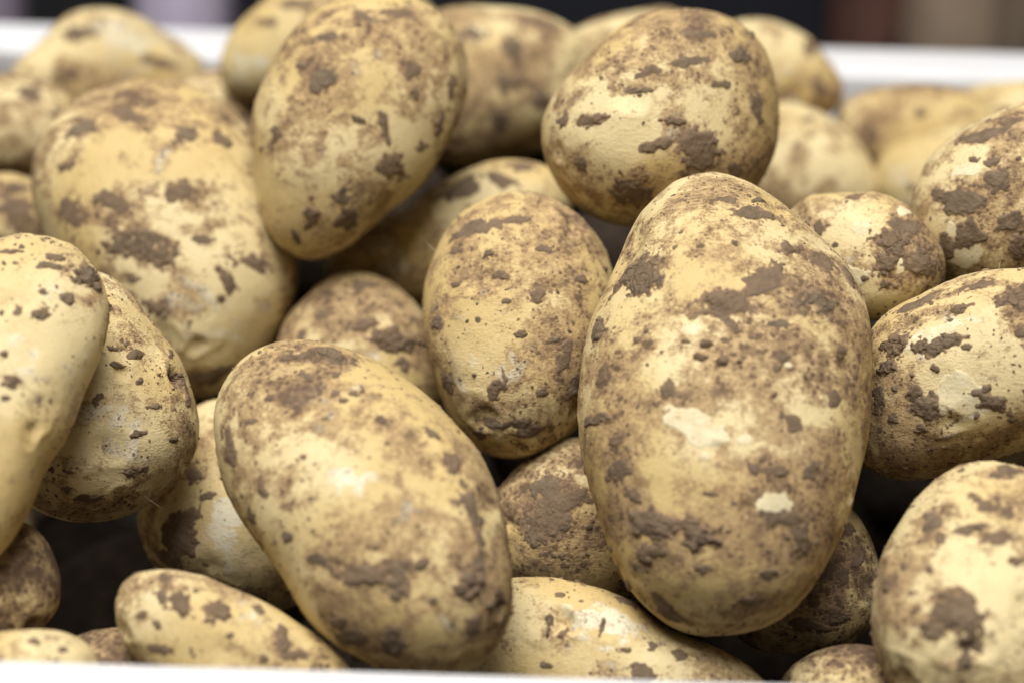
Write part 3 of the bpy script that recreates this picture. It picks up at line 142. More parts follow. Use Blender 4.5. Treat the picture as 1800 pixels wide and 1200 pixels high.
{"label":"potato lying sideways with crusty dark mud patches at the right edge, mid height","N":90,"ax":[0.029817,0.013686,0.006667,-0.008954,0.019506,0.0,-0.00369,-0.001694,0.019981],"F":[0.9733,-0.0251,0.0195,0.0156,-0.0057,0.0351,-0.0135,-0.0199,-0.012,0.0116,0.0112,-0.0084,-0.012],"seed":200,"lump":0.03,"eyes":[[0.02263,0.01546,0.01473,0.0023,0.00071],[-0.00836,-0.00212,0.0191,0.004,0.00033],[-0.01009,0.01888,0.00455,0.00256,0.00078],[0.01392,0.01842,0.01611,0.00237,0.00067],[-0.02787,-0.01684,-0.01108,0.00391,0.00091],[0.01189,0.02308,0.00109,0.00363,0.00087],[0.02292,0.01176,-0.00997,0.00384,0.00085],[0.01393,0.0157,0.01835,0.00252,0.00043],[0.01827,0.0103,-0.01403,0.00362,0.00043],[0.01862,0.00908,0.01946,0.00275,0.0008],[-0.01609,0.01045,0.01307,0.00309,0.00077],[0.02545,-0.00631,0.00969,0.00332,0.00086],[-0.00628,-0.01073,0.01772,0.00291,0.0011]],"loc":[0.1069,0.1082,0.0117],"rot":[0.9728,-0.03001,-0.22971,-0.19401,0.43635,-0.87861,0.1266,0.89928,0.41865],"dirt":0,"patches":[[-0.0043,-0.00551,0.01971,0.005,-0.00182,0.00125,-0.00155,-0.00425,-0.00077,0.0001,"p"],[-0.01022,0.00824,0.01717,0.0074,0.00299,0.00026,0.0006,-0.00148,0.00084,0.0001,"p"],[-0.01812,0.00625,0.01384,0.00337,0.00236,0.00207,0.00141,-0.00202,0.00148,0.0017,"c"],[-0.02093,0.00145,0.01247,0.00257,0.00094,0.00215,0.00066,-0.0018,0.00083,0.0016,"c"],[-0.00848,0.0061,0.01835,0.00664,0.00166,0.00144,0.00043,-0.00173,0.00065,0.0014,"c"],[-0.00415,0.01375,0.0163,0.00381,0.00154,0.00041,0.00067,-0.00165,0.00147,0.0013,"c"],[0.00789,0.01644,0.01736,0.00493,0.0,0.00071,0.0,-0.00301,0.0023,0.0014,"c"],[-0.01492,-0.00454,0.01658,0.00178,0.0,0.00082,-0.0,-0.00301,-0.00042,0.0011,"m"],[-0.01166,-0.00781,0.01761,0.00378,-0.00067,0.00147,-0.00048,-0.0027,-0.00096,0.0011,"m"],[0.00194,-0.00642,0.0201,0.00584,-0.00236,-0.00042,-0.00092,-0.00229,-0.00069,0.0012,"m"],[-0.00998,0.00104,0.01863,0.00123,0.0,0.00033,-0.0,-0.0011,-5e-05,0.0012,"m"],[-0.01536,0.01465,0.00886,0.00609,0.00246,0.00205,0.00038,-0.00095,0.00218,0.0008,"m"],[-0.01288,-0.0121,0.01563,0.00137,0.0,0.00048,-0.0,-0.0011,-0.00044,0.0009,"m"],[-0.01924,-0.01032,0.0134,0.00123,0.0,0.00071,-0.0,-0.0011,-0.00026,0.0005,"m"],[0.00839,0.00852,0.02106,0.00123,0.0,2e-05,0.0,-0.00219,0.00042,0.001,"m"],[-0.00317,0.00548,0.02006,0.00123,0.0,0.00033,0.0,-0.00096,0.00018,0.0007,"m"],[-0.00046,0.01934,0.01257,0.00402,0.00085,0.00047,0.0002,-0.00094,0.00113,0.0007,"m"],[-0.02296,-0.00589,0.01111,0.00192,0.0,0.00191,-0.0,-0.00411,-0.00042,0.0004,"m"],[0.00676,-0.01068,0.01734,0.00137,-0.0,-0.00028,-0.0,-0.00082,-0.00065,0.0006,"m"],[-0.01524,-0.00072,0.01674,0.00053,0.0,0.00025,-0.0,-0.00053,-0.0,0.0008,"b"]],"blobs":[[-0.01016,0.00803,0.01727,0.01149,0.00418,0.00075,0.00125,-0.00345,0.00182,-1.2],[-0.00431,-0.00703,0.01947,0.00764,0.0,0.00082,-0.0,-0.00764,-0.00178,-1.4],[0.0019,0.00665,0.02091,0.01223,0.0,0.00172,0.0,-0.00764,0.0012,0.35],[-0.01785,-0.01602,0.01222,0.01223,0.0,0.0056,-0.0,-0.00612,-0.00299,-0.2],[-0.01559,0.01596,0.00539,0.01293,0.00471,0.00709,0.00095,-0.00262,0.00612,0.4],[0.00427,-0.01323,0.01538,0.00917,-0.0,-0.00217,-0.0,-0.00459,-0.00477,0.1]]},
{"label":"potato with one big round mud patch in the lower right corner","N":80,"ax":[0.00442,0.025775,-0.017095,-0.022888,0.003925,0.0,0.00204,0.011898,0.018465],"F":[0.9829,-0.0109,0.0163,0.0183,-0.0063,-0.0143,-0.0215,0.008,-0.0038,0.0034,0.0025,0.0036,-0.0008],"seed":213,"lump":0.03,"eyes":[[-0.00526,-0.00892,0.02636,0.0027,0.0012],[-0.01686,0.00739,-0.01787,0.00341,0.00047],[0.0076,-3e-05,0.02286,0.00312,0.00092],[-0.01189,-0.02425,0.00138,0.00355,0.00031],[-0.0006,-0.02631,0.01391,0.0041,0.00067],[-0.02181,0.0064,0.00737,0.00353,0.00072],[0.01791,-0.01419,-0.00636,0.00355,0.00037],[-0.00214,0.02963,-0.00608,0.00314,0.00105],[-0.01038,-0.00588,-0.01929,0.0019,0.00066],[-0.01118,-0.02552,0.00811,0.00312,0.00036],[0.00468,0.01726,0.01443,0.00216,0.00072],[-0.00311,0.01327,0.0175,0.00253,0.00105],[-0.00215,-0.00803,0.02656,0.00293,0.00093],[-0.01664,-0.01509,0.01817,0.00279,0.00109]],"loc":[0.1008,0.0537,-0.0154],"rot":[0.9717,-0.02976,-0.23433,-0.18227,0.5365,-0.82398,0.15024,0.84337,0.51589],"dirt":-0.05,"patches":[[-0.00615,-0.00304,0.0261,0.00858,0.0006,0.00308,0.00034,-0.0048,0.00146,0.0017,"m"],[-0.003,-0.00781,0.02543,0.00285,-0.00165,-0.0003,-0.00165,-0.00285,-0.00101,0.0014,"m"],[-0.01077,-0.00583,0.02478,0.00278,0.0,0.00118,0.0,-0.00202,0.00025,0.0011,"m"],[-0.00532,-0.01173,0.02624,0.00202,0.0,0.00085,0.0,-0.00177,0.00051,0.0007,"m"],[0.00565,0.0272,0.00293,0.00401,-0.00056,-0.00091,-0.00019,-0.00139,0.00303,0.0011,"m"],[-0.01055,0.01641,0.01237,0.00175,-0.00101,0.00208,-0.00165,-0.00285,0.00198,0.0009,"m"],[0.00089,0.01921,0.01299,0.00424,-0.00075,0.00077,-0.00029,-0.00162,0.00157,0.0009,"m"],[-0.00373,0.01462,0.01602,0.00504,0.00044,-0.00048,0.00011,-0.00126,0.00042,0.0006,"m"],[-0.01138,0.00661,0.01965,0.00127,0.0,0.00063,0.0,-0.00101,0.00061,0.001,"m"],[0.00293,0.01271,0.018,0.0038,-0.0,-0.00015,0.0,-0.00202,0.001,0.0006,"m"],[-0.00929,0.01239,0.01657,0.00119,-0.00043,0.00086,-0.00061,-0.00166,0.00106,0.0006,"m"],[-0.01985,0.00335,0.01448,0.00095,-0.00035,0.00176,-0.00061,-0.00166,-2e-05,0.0006,"m"],[-0.00244,0.02189,0.00999,0.00127,0.0,0.00027,0.0,-0.00076,0.00087,0.0008,"m"],[0.00606,0.00822,0.01995,0.00202,-0.0,-0.00029,0.0,-0.00114,0.00063,0.0007,"m"],[-0.01533,0.02003,0.00063,0.00101,0.0,0.00188,0.0,-0.00063,0.00089,0.0005,"m"]],"blobs":[[0.00094,0.0218,0.01048,0.01413,0.0,0.00045,0.0,-0.00848,0.00852,0.35],[-0.0096,0.00083,0.02341,0.00848,0.0,0.00335,0.0,-0.00565,0.00234,-0.6],[0.00249,-0.00033,0.02458,0.00706,-0.0,-0.00065,0.0,-0.00848,0.00267,-0.5],[0.00017,-0.0089,0.02623,0.00848,0.0,0.00287,-0.0,-0.00989,-2e-05,0.5],[-0.00361,0.01592,0.01558,0.0113,0.0,0.00221,0.0,-0.00424,0.00222,0.4]]},
{"label":"pale greenish potato cut by the left picture edge with a clod on its shoulder","N":80,"ax":[0.010681,0.031994,-0.013314,-0.017198,0.005742,0.0,0.001897,0.005683,0.015179],"F":[1.0001,0.0162,0.0595,-0.0429,0.0431,0.032,0.0421,0.0086,-0.0067,-0.0337,-0.0185,-0.0063,-0.0033],"seed":226,"lump":0.03,"eyes":[[-0.01671,0.00053,-0.00508,0.00343,0.00081],[-0.01814,-0.00132,0.00076,0.00314,0.00062],[0.00238,-0.01422,-0.01155,0.00359,0.0006],[0.00788,-0.00271,0.01619,0.00361,0.0007],[-0.01221,0.006,0.01115,0.00261,0.00096],[0.02016,0.0145,-0.0153,0.00383,0.00093],[-0.01391,-0.00759,-0.00901,0.00287,0.00087],[0.01445,0.03257,-0.01198,0.00274,0.00099],[-0.00108,-0.03067,0.01717,0.00319,0.00075],[0.00251,0.01928,0.00919,0.00288,0.00095],[0.00827,-0.00601,0.01632,0.00209,0.00078],[-0.00734,0.00203,0.0161,0.00227,0.00086],[0.00695,-0.0075,0.01725,0.00252,0.00082]],"loc":[-0.1086,0.0745,0.0153],"rot":[0.96783,-0.03,0.24982,0.23655,0.44689,-0.86275,-0.08576,0.89409,0.43961],"dirt":-0.2,"patches":[[0.01823,0.02579,5e-05,0.00302,-0.00141,-0.00154,-0.0013,-0.00278,0.00377,0.002,"c"],[0.0202,0.02344,4e-05,0.00192,-0.0007,-0.0015,-0.00039,-0.00108,0.00134,0.0018,"c"],[0.00845,0.01681,0.00991,0.00218,-0.0,-0.00078,0.0,-0.00166,0.00072,0.0012,"m"],[0.01395,0.01996,0.00662,0.00173,-0.00046,-0.00056,-0.0003,-0.00111,0.00071,0.0013,"m"],[0.00328,0.00307,0.01621,0.00205,-0.0,-0.00039,0.0,-0.00166,0.00066,0.0014,"m"],[0.00144,0.00857,0.01431,0.00087,-0.0,-8e-05,0.0,-0.00075,0.00028,0.001,"b"],[0.01201,0.02958,5e-05,0.00202,-0.00036,-0.00035,-0.00016,-0.00088,0.00108,0.0009,"m"],[0.01112,0.02744,0.00248,0.00331,-0.00029,-0.00061,-7e-05,-0.00076,0.0007,0.0005,"m"],[0.00192,-0.00034,0.01765,0.00102,-0.0,-0.00017,0.0,-0.00064,0.00022,0.0006,"m"],[0.00412,0.01761,0.00974,0.00128,0.0,0.00013,0.0,-0.00128,0.00121,0.0005,"m"],[0.00927,0.02147,0.00718,0.00102,-0.0,-0.00018,0.0,-0.00077,0.00047,0.0006,"m"],[0.00311,0.03059,5e-05,0.00307,0.0,0.00022,0.0,-0.00051,0.00057,0.0009,"m"],[0.00361,0.02776,0.00302,0.0009,-0.0,-1e-05,0.0,-0.00064,0.00061,0.0006,"m"]],"blobs":[[0.0052,0.01127,0.01285,0.01286,-0.0,-0.00233,0.0,-0.01143,0.00465,-0.8],[0.00753,0.02949,0.00115,0.01286,-0.0,-0.00104,0.0,-0.00429,0.00425,0.4],[0.00534,-0.00972,0.01832,0.00857,-0.0,-0.00871,0.0,-0.01286,0.00138,-0.4],[0.00201,-0.02129,0.01944,0.00571,-0.0,-0.00309,-0.0,-0.00857,-0.00208,0.4]]},
{"label":"speckled pale potato with a dark eye, tucked behind the left edge potato","N":80,"ax":[-0.002504,0.027592,-0.010639,-0.022435,-0.002036,0.0,-0.000693,0.007641,0.019979],"F":[0.9807,0.0151,-0.0038,0.0184,-0.0031,0.043,-0.0612,0.0216,0.0084,-0.0084,0.0076,-0.0112,-0.0101],"seed":239,"lump":0.03,"eyes":[[0.01784,0.00603,0.01219,0.0027,0.0016],[0.00287,-0.00927,0.02369,0.00407,0.00101],[-0.0207,0.00052,-0.00857,0.00271,0.00051],[0.00804,-0.01629,-0.0134,0.00299,0.00085],[0.004,0.02922,-0.00572,0.00198,0.00099],[0.01993,-0.01695,0.00131,0.00299,0.00046],[0.00658,-0.01676,-0.01335,0.00281,0.00096],[-0.02071,-0.00733,-0.00749,0.00294,0.00091],[0.0122,0.0207,0.0004,0.0029,0.0006],[-0.00099,0.0188,0.01518,0.00228,0.00055],[0.00728,-0.02158,0.01633,0.00297,0.00109],[0.00604,0.00728,0.01982,0.0019,0.00101],[0.00565,0.01253,0.01745,0.00283,0.00083],[0.01873,0.0049,0.01187,0.00264,0.00098]],"loc":[-0.0968,0.1109,-0.0046],"rot":[0.97832,-0.03,0.2049,0.19621,0.45073,-0.87083,-0.06623,0.89216,0.44684],"dirt":-0.16,"patches":[[0.00089,0.00064,0.02274,0.00151,-0.00027,0.00014,-0.00036,-0.00205,0.00081,0.0009,"m"],[0.01772,0.00627,0.01004,0.00242,-0.00065,-0.00178,-0.00036,-0.00134,-0.00012,0.0012,"c"],[0.01994,0.00474,0.00981,0.00125,-0.0,-0.00023,0.0,-0.00111,0.0005,0.0012,"c"],[0.00976,0.01165,0.01569,0.00186,0.00033,-0.00197,0.00021,-0.0012,0.00049,0.0014,"b"],[0.0057,0.00897,0.01946,0.00205,-0.00036,-0.00056,-0.00014,-0.00082,-0.00026,0.0009,"m"],[0.01031,0.00518,0.01906,0.00083,0.00069,-0.0007,0.00043,-0.00052,1e-05,0.0008,"b"],[0.00448,0.01244,0.01719,0.00161,-0.00043,-0.00092,-0.00022,-0.00081,0.00067,0.001,"m"],[0.00953,-0.00636,0.0221,0.00195,-0.0,-0.00094,0.0,-0.00111,0.00021,0.0009,"m"],[0.00973,-0.01541,0.02017,0.00287,0.00105,-0.00152,0.00043,-0.00118,-0.00089,0.0008,"m"],[0.0212,0.00072,0.01115,0.00111,-0.0,-0.00179,0.0,-0.00195,0.00091,0.0006,"m"],[0.01747,0.01176,0.00711,0.0007,-0.0,-0.00112,0.0,-0.00125,0.00181,0.0008,"m"],[-0.0058,-0.01953,0.01945,0.00125,0.0,0.00037,-0.0,-0.00083,-0.0006,0.0006,"m"],[-0.00547,-0.01521,0.02203,0.00125,0.0,0.0005,-0.0,-0.00097,-0.0005,0.0006,"m"],[-0.00035,-0.02146,0.01828,0.00362,-0.0,-0.00011,-0.0,-0.00111,-0.0013,0.0005,"m"],[0.01712,-0.00766,0.01758,0.00121,-0.0,-0.00111,-0.0,-0.00067,-0.0001,0.0008,"b"],[0.01274,-0.00056,0.01971,0.00195,-0.0,-0.00124,0.0,-0.0007,0.00017,0.0005,"m"],[0.01013,0.00493,0.01925,0.00081,-0.0,-0.00038,0.0,-0.00054,0.00022,0.0008,"b"]],"blobs":[[0.00467,-0.00369,0.02328,0.01552,-0.0,-0.00175,0.0,-0.01242,0.00129,-0.8],[0.01281,0.01928,0.00325,0.00776,-0.0,-0.01395,0.0,-0.00776,0.01094,0.5],[0.01995,0.00127,0.01284,0.00466,-0.0,-0.00684,0.0,-0.00776,0.00318,0.3],[0.00216,-0.02155,0.01806,0.01552,0.0,0.0001,-0.0,-0.00466,-0.00538,0.2]]},
{"label":"shaded pale potato wedged under the left side of the front centre potato","N":56,"ax":[-0.011796,0.021805,-0.012291,-0.019342,-0.010464,0.0,-0.004416,0.008162,0.018717],"F":[0.9818,0.008,0.0119,0.0097,0.0146,-0.0219,-0.0635,-0.005,0.0486,-0.0096,0.0038,-0.0014,-0.0038],"seed":252,"lump":0.03,"eyes":[[-0.00593,-0.01327,0.01929,0.00411,0.00053],[-0.00057,-0.02115,-0.00571,0.00253,0.00051],[0.01954,0.00729,0.00859,0.00282,0.00092],[0.01607,-0.0224,0.00683,0.0035,0.00046],[-0.00445,-0.01735,0.01635,0.00257,0.00091],[0.00157,-0.02298,0.00906,0.00297,0.00104],[0.01806,-0.01223,-0.00966,0.00329,0.00091],[-0.0158,0.00694,0.01142,0.0036,0.00058],[-0.00874,-0.01557,0.01588,0.00285,0.00069]],"loc":[-0.0676,0.1304,-0.0431],"rot":[0.99047,-0.02991,0.13441,0.13139,0.49735,-0.85754,-0.0412,0.86703,0.49655],"dirt":-0.12,"patches":[[-0.01277,-0.00599,0.01857,0.00434,-0.00092,0.00281,-0.00166,-0.00781,-0.00112,0.0009,"m"],[-0.01539,-0.01133,0.01502,0.00296,0.0,0.00284,-0.0,-0.00296,-0.00205,0.0006,"m"],[-0.00681,0.00362,0.01988,0.00296,0.0,0.0012,0.0,-0.00133,0.00047,0.0007,"m"],[0.00108,-0.021,0.01473,0.00695,-0.00253,-0.00017,-0.00091,-0.0025,-0.00326,0.0004,"m"],[-0.01016,0.00906,0.01564,0.00266,0.0,0.00173,0.0,-0.00266,0.00122,0.0007,"m"]],"blobs":[[-0.00193,-0.00324,0.02277,0.00776,0.00282,0.00103,0.00508,-0.01397,0.00286,-1.2],[-0.01157,0.00898,0.01462,0.00826,0.0,0.00598,0.0,-0.00661,0.00357,0.6],[0.00514,-0.02091,0.01606,0.01321,0.0,0.00225,-0.0,-0.00495,-0.00624,0.3]]},
{"label":"small slim potato with two mud spots lying at the front rim, bottom left","N":64,"ax":[-0.022612,0.01064,-0.001988,-0.005337,-0.011342,0.0,-0.000854,0.000402,0.01187],"F":[1.0144,-0.0258,-0.0054,0.0299,-0.0168,0.0307,-0.0248,-0.0181,-0.0265,0.0074,-0.0265,-0.0162,0.0006],"seed":265,"lump":0.03,"eyes":[[-0.01935,0.01451,0.00385,0.00169,0.0006],[0.00753,-0.0144,-0.00207,0.00214,0.00065],[0.01662,0.00295,0.00551,0.00213,0.00041],[-0.01226,-0.00684,0.00548,0.00222,0.00053],[-0.01756,0.01428,-0.0074,0.00186,0.00045],[-0.02244,0.00496,0.00288,0.0022,0.00068],[-0.01426,0.01464,-0.00782,0.0029,0.00043],[0.02285,-0.00175,0.00122,0.00245,0.00093],[-0.00144,0.00039,0.01182,0.00328,0.00063],[0.01718,-0.00498,0.01012,0.0028,0.00095]],"loc":[-0.0559,0.0455,-0.0278],"rot":[0.99074,-0.02966,0.13248,0.12643,0.55701,-0.82083,-0.04945,0.82998,0.5556],"dirt":-0.1,"patches":[[-0.00333,0.00852,0.0098,0.00328,-0.0007,3e-05,-0.00054,-0.00255,0.00144,0.0013,"m"],[-0.01058,0.0095,0.00917,0.00326,-0.00119,0.00094,-0.00085,-0.00233,0.00082,0.001,"m"],[-0.01407,0.01115,0.00785,0.00147,-0.00026,0.00058,-0.00039,-0.0022,0.00079,0.0008,"m"],[-0.01391,0.01499,0.00517,0.00187,-0.00068,0.00127,-0.00042,-0.00117,0.00147,0.001,"m"],[-0.0151,0.00576,0.00854,0.00112,0.0,0.00054,0.0,-0.00124,9e-05,0.0008,"m"],[0.01032,0.00267,0.01032,0.0021,-0.00076,-0.00022,-0.00127,-0.0035,0.0025,0.0008,"m"],[-0.01839,0.00754,0.0069,0.00112,0.0,0.00053,0.0,-0.00124,5e-05,0.0006,"m"],[-0.00054,0.00344,0.01158,0.00087,0.0,9e-05,0.0,-0.00062,8e-05,0.0006,"m"],[0.00507,0.00871,0.00764,0.00129,-0.00074,0.0002,-0.0005,-0.00086,0.00128,0.0005,"m"],[0.01253,-0.00047,0.01089,0.00248,-0.0,-0.00078,0.0,-0.00112,0.00033,0.0005,"m"],[-0.01485,0.00071,0.00809,0.00342,-0.0006,0.00174,-0.00019,-0.0011,-0.00044,0.0005,"m"],[0.00583,-0.00114,0.01226,0.00099,-0.0,-5e-05,0.0,-0.00099,4e-05,0.0006,"m"]],"blobs":[[0.0022,0.00745,0.00968,0.01042,-0.00379,0.00087,-0.00237,-0.00651,0.00458,-0.7],[-0.01395,0.00976,0.00836,0.00693,0.0,0.00248,0.0,-0.00554,0.00185,0.2],[0.01029,-0.0016,0.01179,0.00831,-0.0,-0.00165,0.0,-0.00416,0.00111,0.1]]},
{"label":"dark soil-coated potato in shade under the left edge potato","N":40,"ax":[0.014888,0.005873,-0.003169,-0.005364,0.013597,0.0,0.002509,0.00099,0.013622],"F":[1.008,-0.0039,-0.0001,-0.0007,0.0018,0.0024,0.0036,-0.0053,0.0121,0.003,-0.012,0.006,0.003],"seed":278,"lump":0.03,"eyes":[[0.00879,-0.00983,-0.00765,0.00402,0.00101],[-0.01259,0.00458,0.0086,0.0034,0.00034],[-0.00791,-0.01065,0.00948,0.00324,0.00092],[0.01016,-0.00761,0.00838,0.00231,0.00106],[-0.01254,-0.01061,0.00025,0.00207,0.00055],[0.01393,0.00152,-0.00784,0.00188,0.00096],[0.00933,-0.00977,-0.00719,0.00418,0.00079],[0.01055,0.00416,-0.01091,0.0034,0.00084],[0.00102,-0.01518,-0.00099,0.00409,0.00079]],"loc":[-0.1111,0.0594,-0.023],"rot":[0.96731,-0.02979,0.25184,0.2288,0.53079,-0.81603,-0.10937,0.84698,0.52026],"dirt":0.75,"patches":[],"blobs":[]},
{"label":"small yellowish potato just showing above the front rim in the bottom left corner","N":40,"ax":[0.016988,0.002699,0.003084,-0.002091,0.013162,0.0,-0.00209,-0.000332,0.011806],"F":[0.9994,0.0093,-0.0012,0.0039,-0.0041,-0.0183,-0.0016,-0.0134,0.0095,-0.0079,-0.007,-0.0053,0.0048],"seed":291,"lump":0.03,"eyes":[[0.00199,-0.00846,0.00988,0.00261,0.00071],[-0.00694,-0.00386,-0.01191,0.00354,0.00086],[-0.0132,-0.00994,0.0004,0.00281,0.00098],[0.01445,0.00668,0.00686,0.00261,0.00036],[0.00515,0.01009,0.00901,0.00212,0.00045],[-0.01031,0.00817,0.00607,0.00287,0.00104],[-0.00855,-0.00607,0.00908,0.00247,0.00102],[0.00637,0.00408,0.01189,0.00385,0.00062],[0.00986,-0.01153,-0.00019,0.00181,0.00093]],"loc":[-0.0978,0.0319,-0.0306],"rot":[0.97207,-0.02955,0.2328,0.20711,0.57451,-0.79186,-0.11035,0.81797,0.56458],"dirt":0,"patches":[[0.00295,0.01081,0.00814,0.00148,-0.0,-0.00023,0.0,-0.00074,0.0009,0.0006,"m"],[0.0085,0.00912,0.00964,0.00111,-0.0,-0.00057,0.0,-0.00062,0.00054,0.0006,"m"]],"blobs":[]},
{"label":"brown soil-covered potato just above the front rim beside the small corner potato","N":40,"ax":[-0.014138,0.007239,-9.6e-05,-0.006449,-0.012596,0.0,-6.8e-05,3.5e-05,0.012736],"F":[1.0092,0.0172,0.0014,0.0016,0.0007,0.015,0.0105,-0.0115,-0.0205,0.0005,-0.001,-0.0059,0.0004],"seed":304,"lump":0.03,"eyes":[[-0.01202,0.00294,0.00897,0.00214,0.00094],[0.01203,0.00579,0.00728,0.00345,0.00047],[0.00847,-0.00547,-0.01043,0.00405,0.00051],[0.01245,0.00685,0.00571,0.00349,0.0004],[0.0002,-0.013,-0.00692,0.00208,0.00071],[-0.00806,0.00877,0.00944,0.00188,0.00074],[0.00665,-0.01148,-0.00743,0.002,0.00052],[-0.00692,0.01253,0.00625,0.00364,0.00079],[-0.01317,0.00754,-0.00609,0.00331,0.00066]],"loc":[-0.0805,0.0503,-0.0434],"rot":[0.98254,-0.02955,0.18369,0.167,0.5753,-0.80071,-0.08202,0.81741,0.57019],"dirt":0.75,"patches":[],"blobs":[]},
{"label":"shaded mud-streaked potato deep in the gap between the two front potatoes","N":56,"ax":[-0.022659,0.000516,-0.006742,-0.000461,-0.02026,0.0,-0.005487,0.000125,0.018453],"F":[1.0003,0.0099,0.012,-0.0121,0.007,-0.0063,-0.0334,0.0172,-0.0046,0.0018,0.0065,-0.0003,-0.0035],"seed":317,"lump":0.03,"eyes":[[0.01431,0.00671,-0.01368,0.00387,0.00053],[-0.00652,0.00266,-0.02023,0.00333,0.00089],[-0.01809,0.00095,0.01176,0.00271,0.00088],[0.01763,-0.014,-0.00464,0.00273,0.00032],[-0.01064,0.01855,-0.00102,0.00411,0.00087],[0.00936,-0.00074,0.01928,0.00355,0.00052],[0.01599,0.0148,-0.00132,0.00293,0.00099],[0.00024,-0.01654,0.01181,0.00249,0.00054],[0.00424,-0.01916,-0.00594,0.00198,0.00048]],"loc":[0.0189,0.1174,-0.0373],"rot":[0.99879,-0.02989,-0.03897,-0.01858,0.5047,-0.8631,0.04546,0.86278,0.50353],"dirt":0.3,"patches":[[-0.00834,0.00355,0.01737,0.00429,-0.00156,0.00187,-0.00292,-0.00803,0.00039,0.0009,"m"],[-0.01168,-0.00057,0.01634,0.00228,0.0,0.00115,0.0,-0.00428,4e-05,0.0007,"m"],[-0.00357,0.00601,0.01845,0.00536,0.00195,0.00098,0.00078,-0.00214,0.00076,0.0007,"m"],[-0.00435,-0.00054,0.01894,0.00143,0.0,0.00032,-0.0,-0.00171,-3e-05,0.001,"m"],[0.00107,-2e-05,0.01987,0.00083,0.0,0.0001,-0.0,-0.00069,-1e-05,0.0008,"b"],[-0.00897,0.01017,0.01494,0.00494,0.00285,0.00108,0.00157,-0.00272,0.00211,0.0008,"m"],[-0.00573,-0.00674,0.0179,0.002,0.0,0.00045,-0.0,-0.00114,-0.00031,0.0006,"m"]],"blobs":[[-0.00754,0.00619,0.01716,0.01273,0.0,0.00467,0.0,-0.01114,0.00292,0.8],[0.00164,0.0035,0.01986,0.00636,0.0,0.00059,0.0,-0.00796,0.0013,-0.4]]},
{"label":"pale potato with a scarred eye at the front rim, below the largest potato","N":64,"ax":[-0.030583,0.010272,-0.00326,-0.005162,-0.015369,0.0,-0.001468,0.000493,0.015324],"F":[1.0261,-0.0509,-0.0011,0.0348,-0.0442,0.0264,-0.0413,0.0337,-0.0363,0.0072,-0.0213,0.0058,-0.0055],"seed":330,"lump":0.03,"eyes":[[-0.01002,0.0106,0.01245,0.00303,0.0022],[-0.003,0.01831,0.00201,0.00222,0.00035],[0.00781,-0.01382,0.01176,0.00292,0.00047],[0.01218,0.00357,-0.01215,0.00401,0.00052],[-0.01237,0.01799,0.00667,0.00317,0.00071],[-0.00031,0.00937,0.01355,0.0021,0.00101],[0.03215,-0.00935,-0.00547,0.00294,0.00094],[0.01321,0.00205,-0.01239,0.00323,0.00099],[0.03643,-0.00888,0.00393,0.00388,0.0003],[-0.00438,-0.0125,0.00983,0.00269,0.00091]],"loc":[0.023,0.0643,-0.0424],"rot":[0.99821,-0.02961,-0.0519,-0.02614,0.56452,-0.825,0.05373,0.82488,0.56274],"dirt":-0.05,"patches":[[-0.0117,0.00954,0.01214,0.00089,-0.00019,-0.00029,-0.0006,-0.0028,0.00118,0.0013,"c"],[-0.00898,0.0079,0.0131,0.0018,0.00104,-0.00167,0.00039,-0.00068,0.00129,0.001,"m"],[-0.00814,0.01257,0.01161,0.00112,-0.0002,0.00047,-0.00031,-0.00174,-0.00036,0.00012,"p"],[-0.00984,0.01577,0.00947,0.00114,0.0,3e-05,0.0,-0.00063,0.00067,0.001,"b"],[0.00566,0.01446,0.00543,0.00318,-0.00116,-0.001,-0.00039,-0.00108,0.00262,0.0007,"m"],[0.00751,-0.00075,0.01571,0.00286,0.0,0.00015,0.0,-0.00208,0.00011,0.0007,"m"],[0.01007,0.00583,0.01323,0.00156,-0.0,-0.00038,0.0,-0.00156,0.00112,0.0006,"m"],[-0.0008,0.00935,0.01287,0.00063,-0.00017,-0.00013,-0.00074,-0.00277,0.00051,0.0006,"m"],[0.01599,0.00331,0.0136,0.00208,-0.0,-0.00062,0.0,-0.00156,0.00115,0.0005,"m"],[-0.01286,0.00095,0.01326,0.00156,0.0,0.00042,-0.0,-0.00078,-3e-05,0.0005,"m"],[0.00396,0.0045,0.01488,0.00182,-0.0,-0.0001,0.0,-0.00078,0.00017,0.0005,"m"]],"blobs":[[-0.00068,0.01066,0.01283,0.01308,-0.0,-0.0012,0.0,-0.00727,0.00074,-0.8],[-0.01537,0.01553,0.00925,0.00872,0.0,0.00063,0.0,-0.00581,0.00558,-0.1],[0.01369,0.00463,0.01315,0.00872,-0.0,-0.00253,0.0,-0.00436,0.00374,-0.2]]},
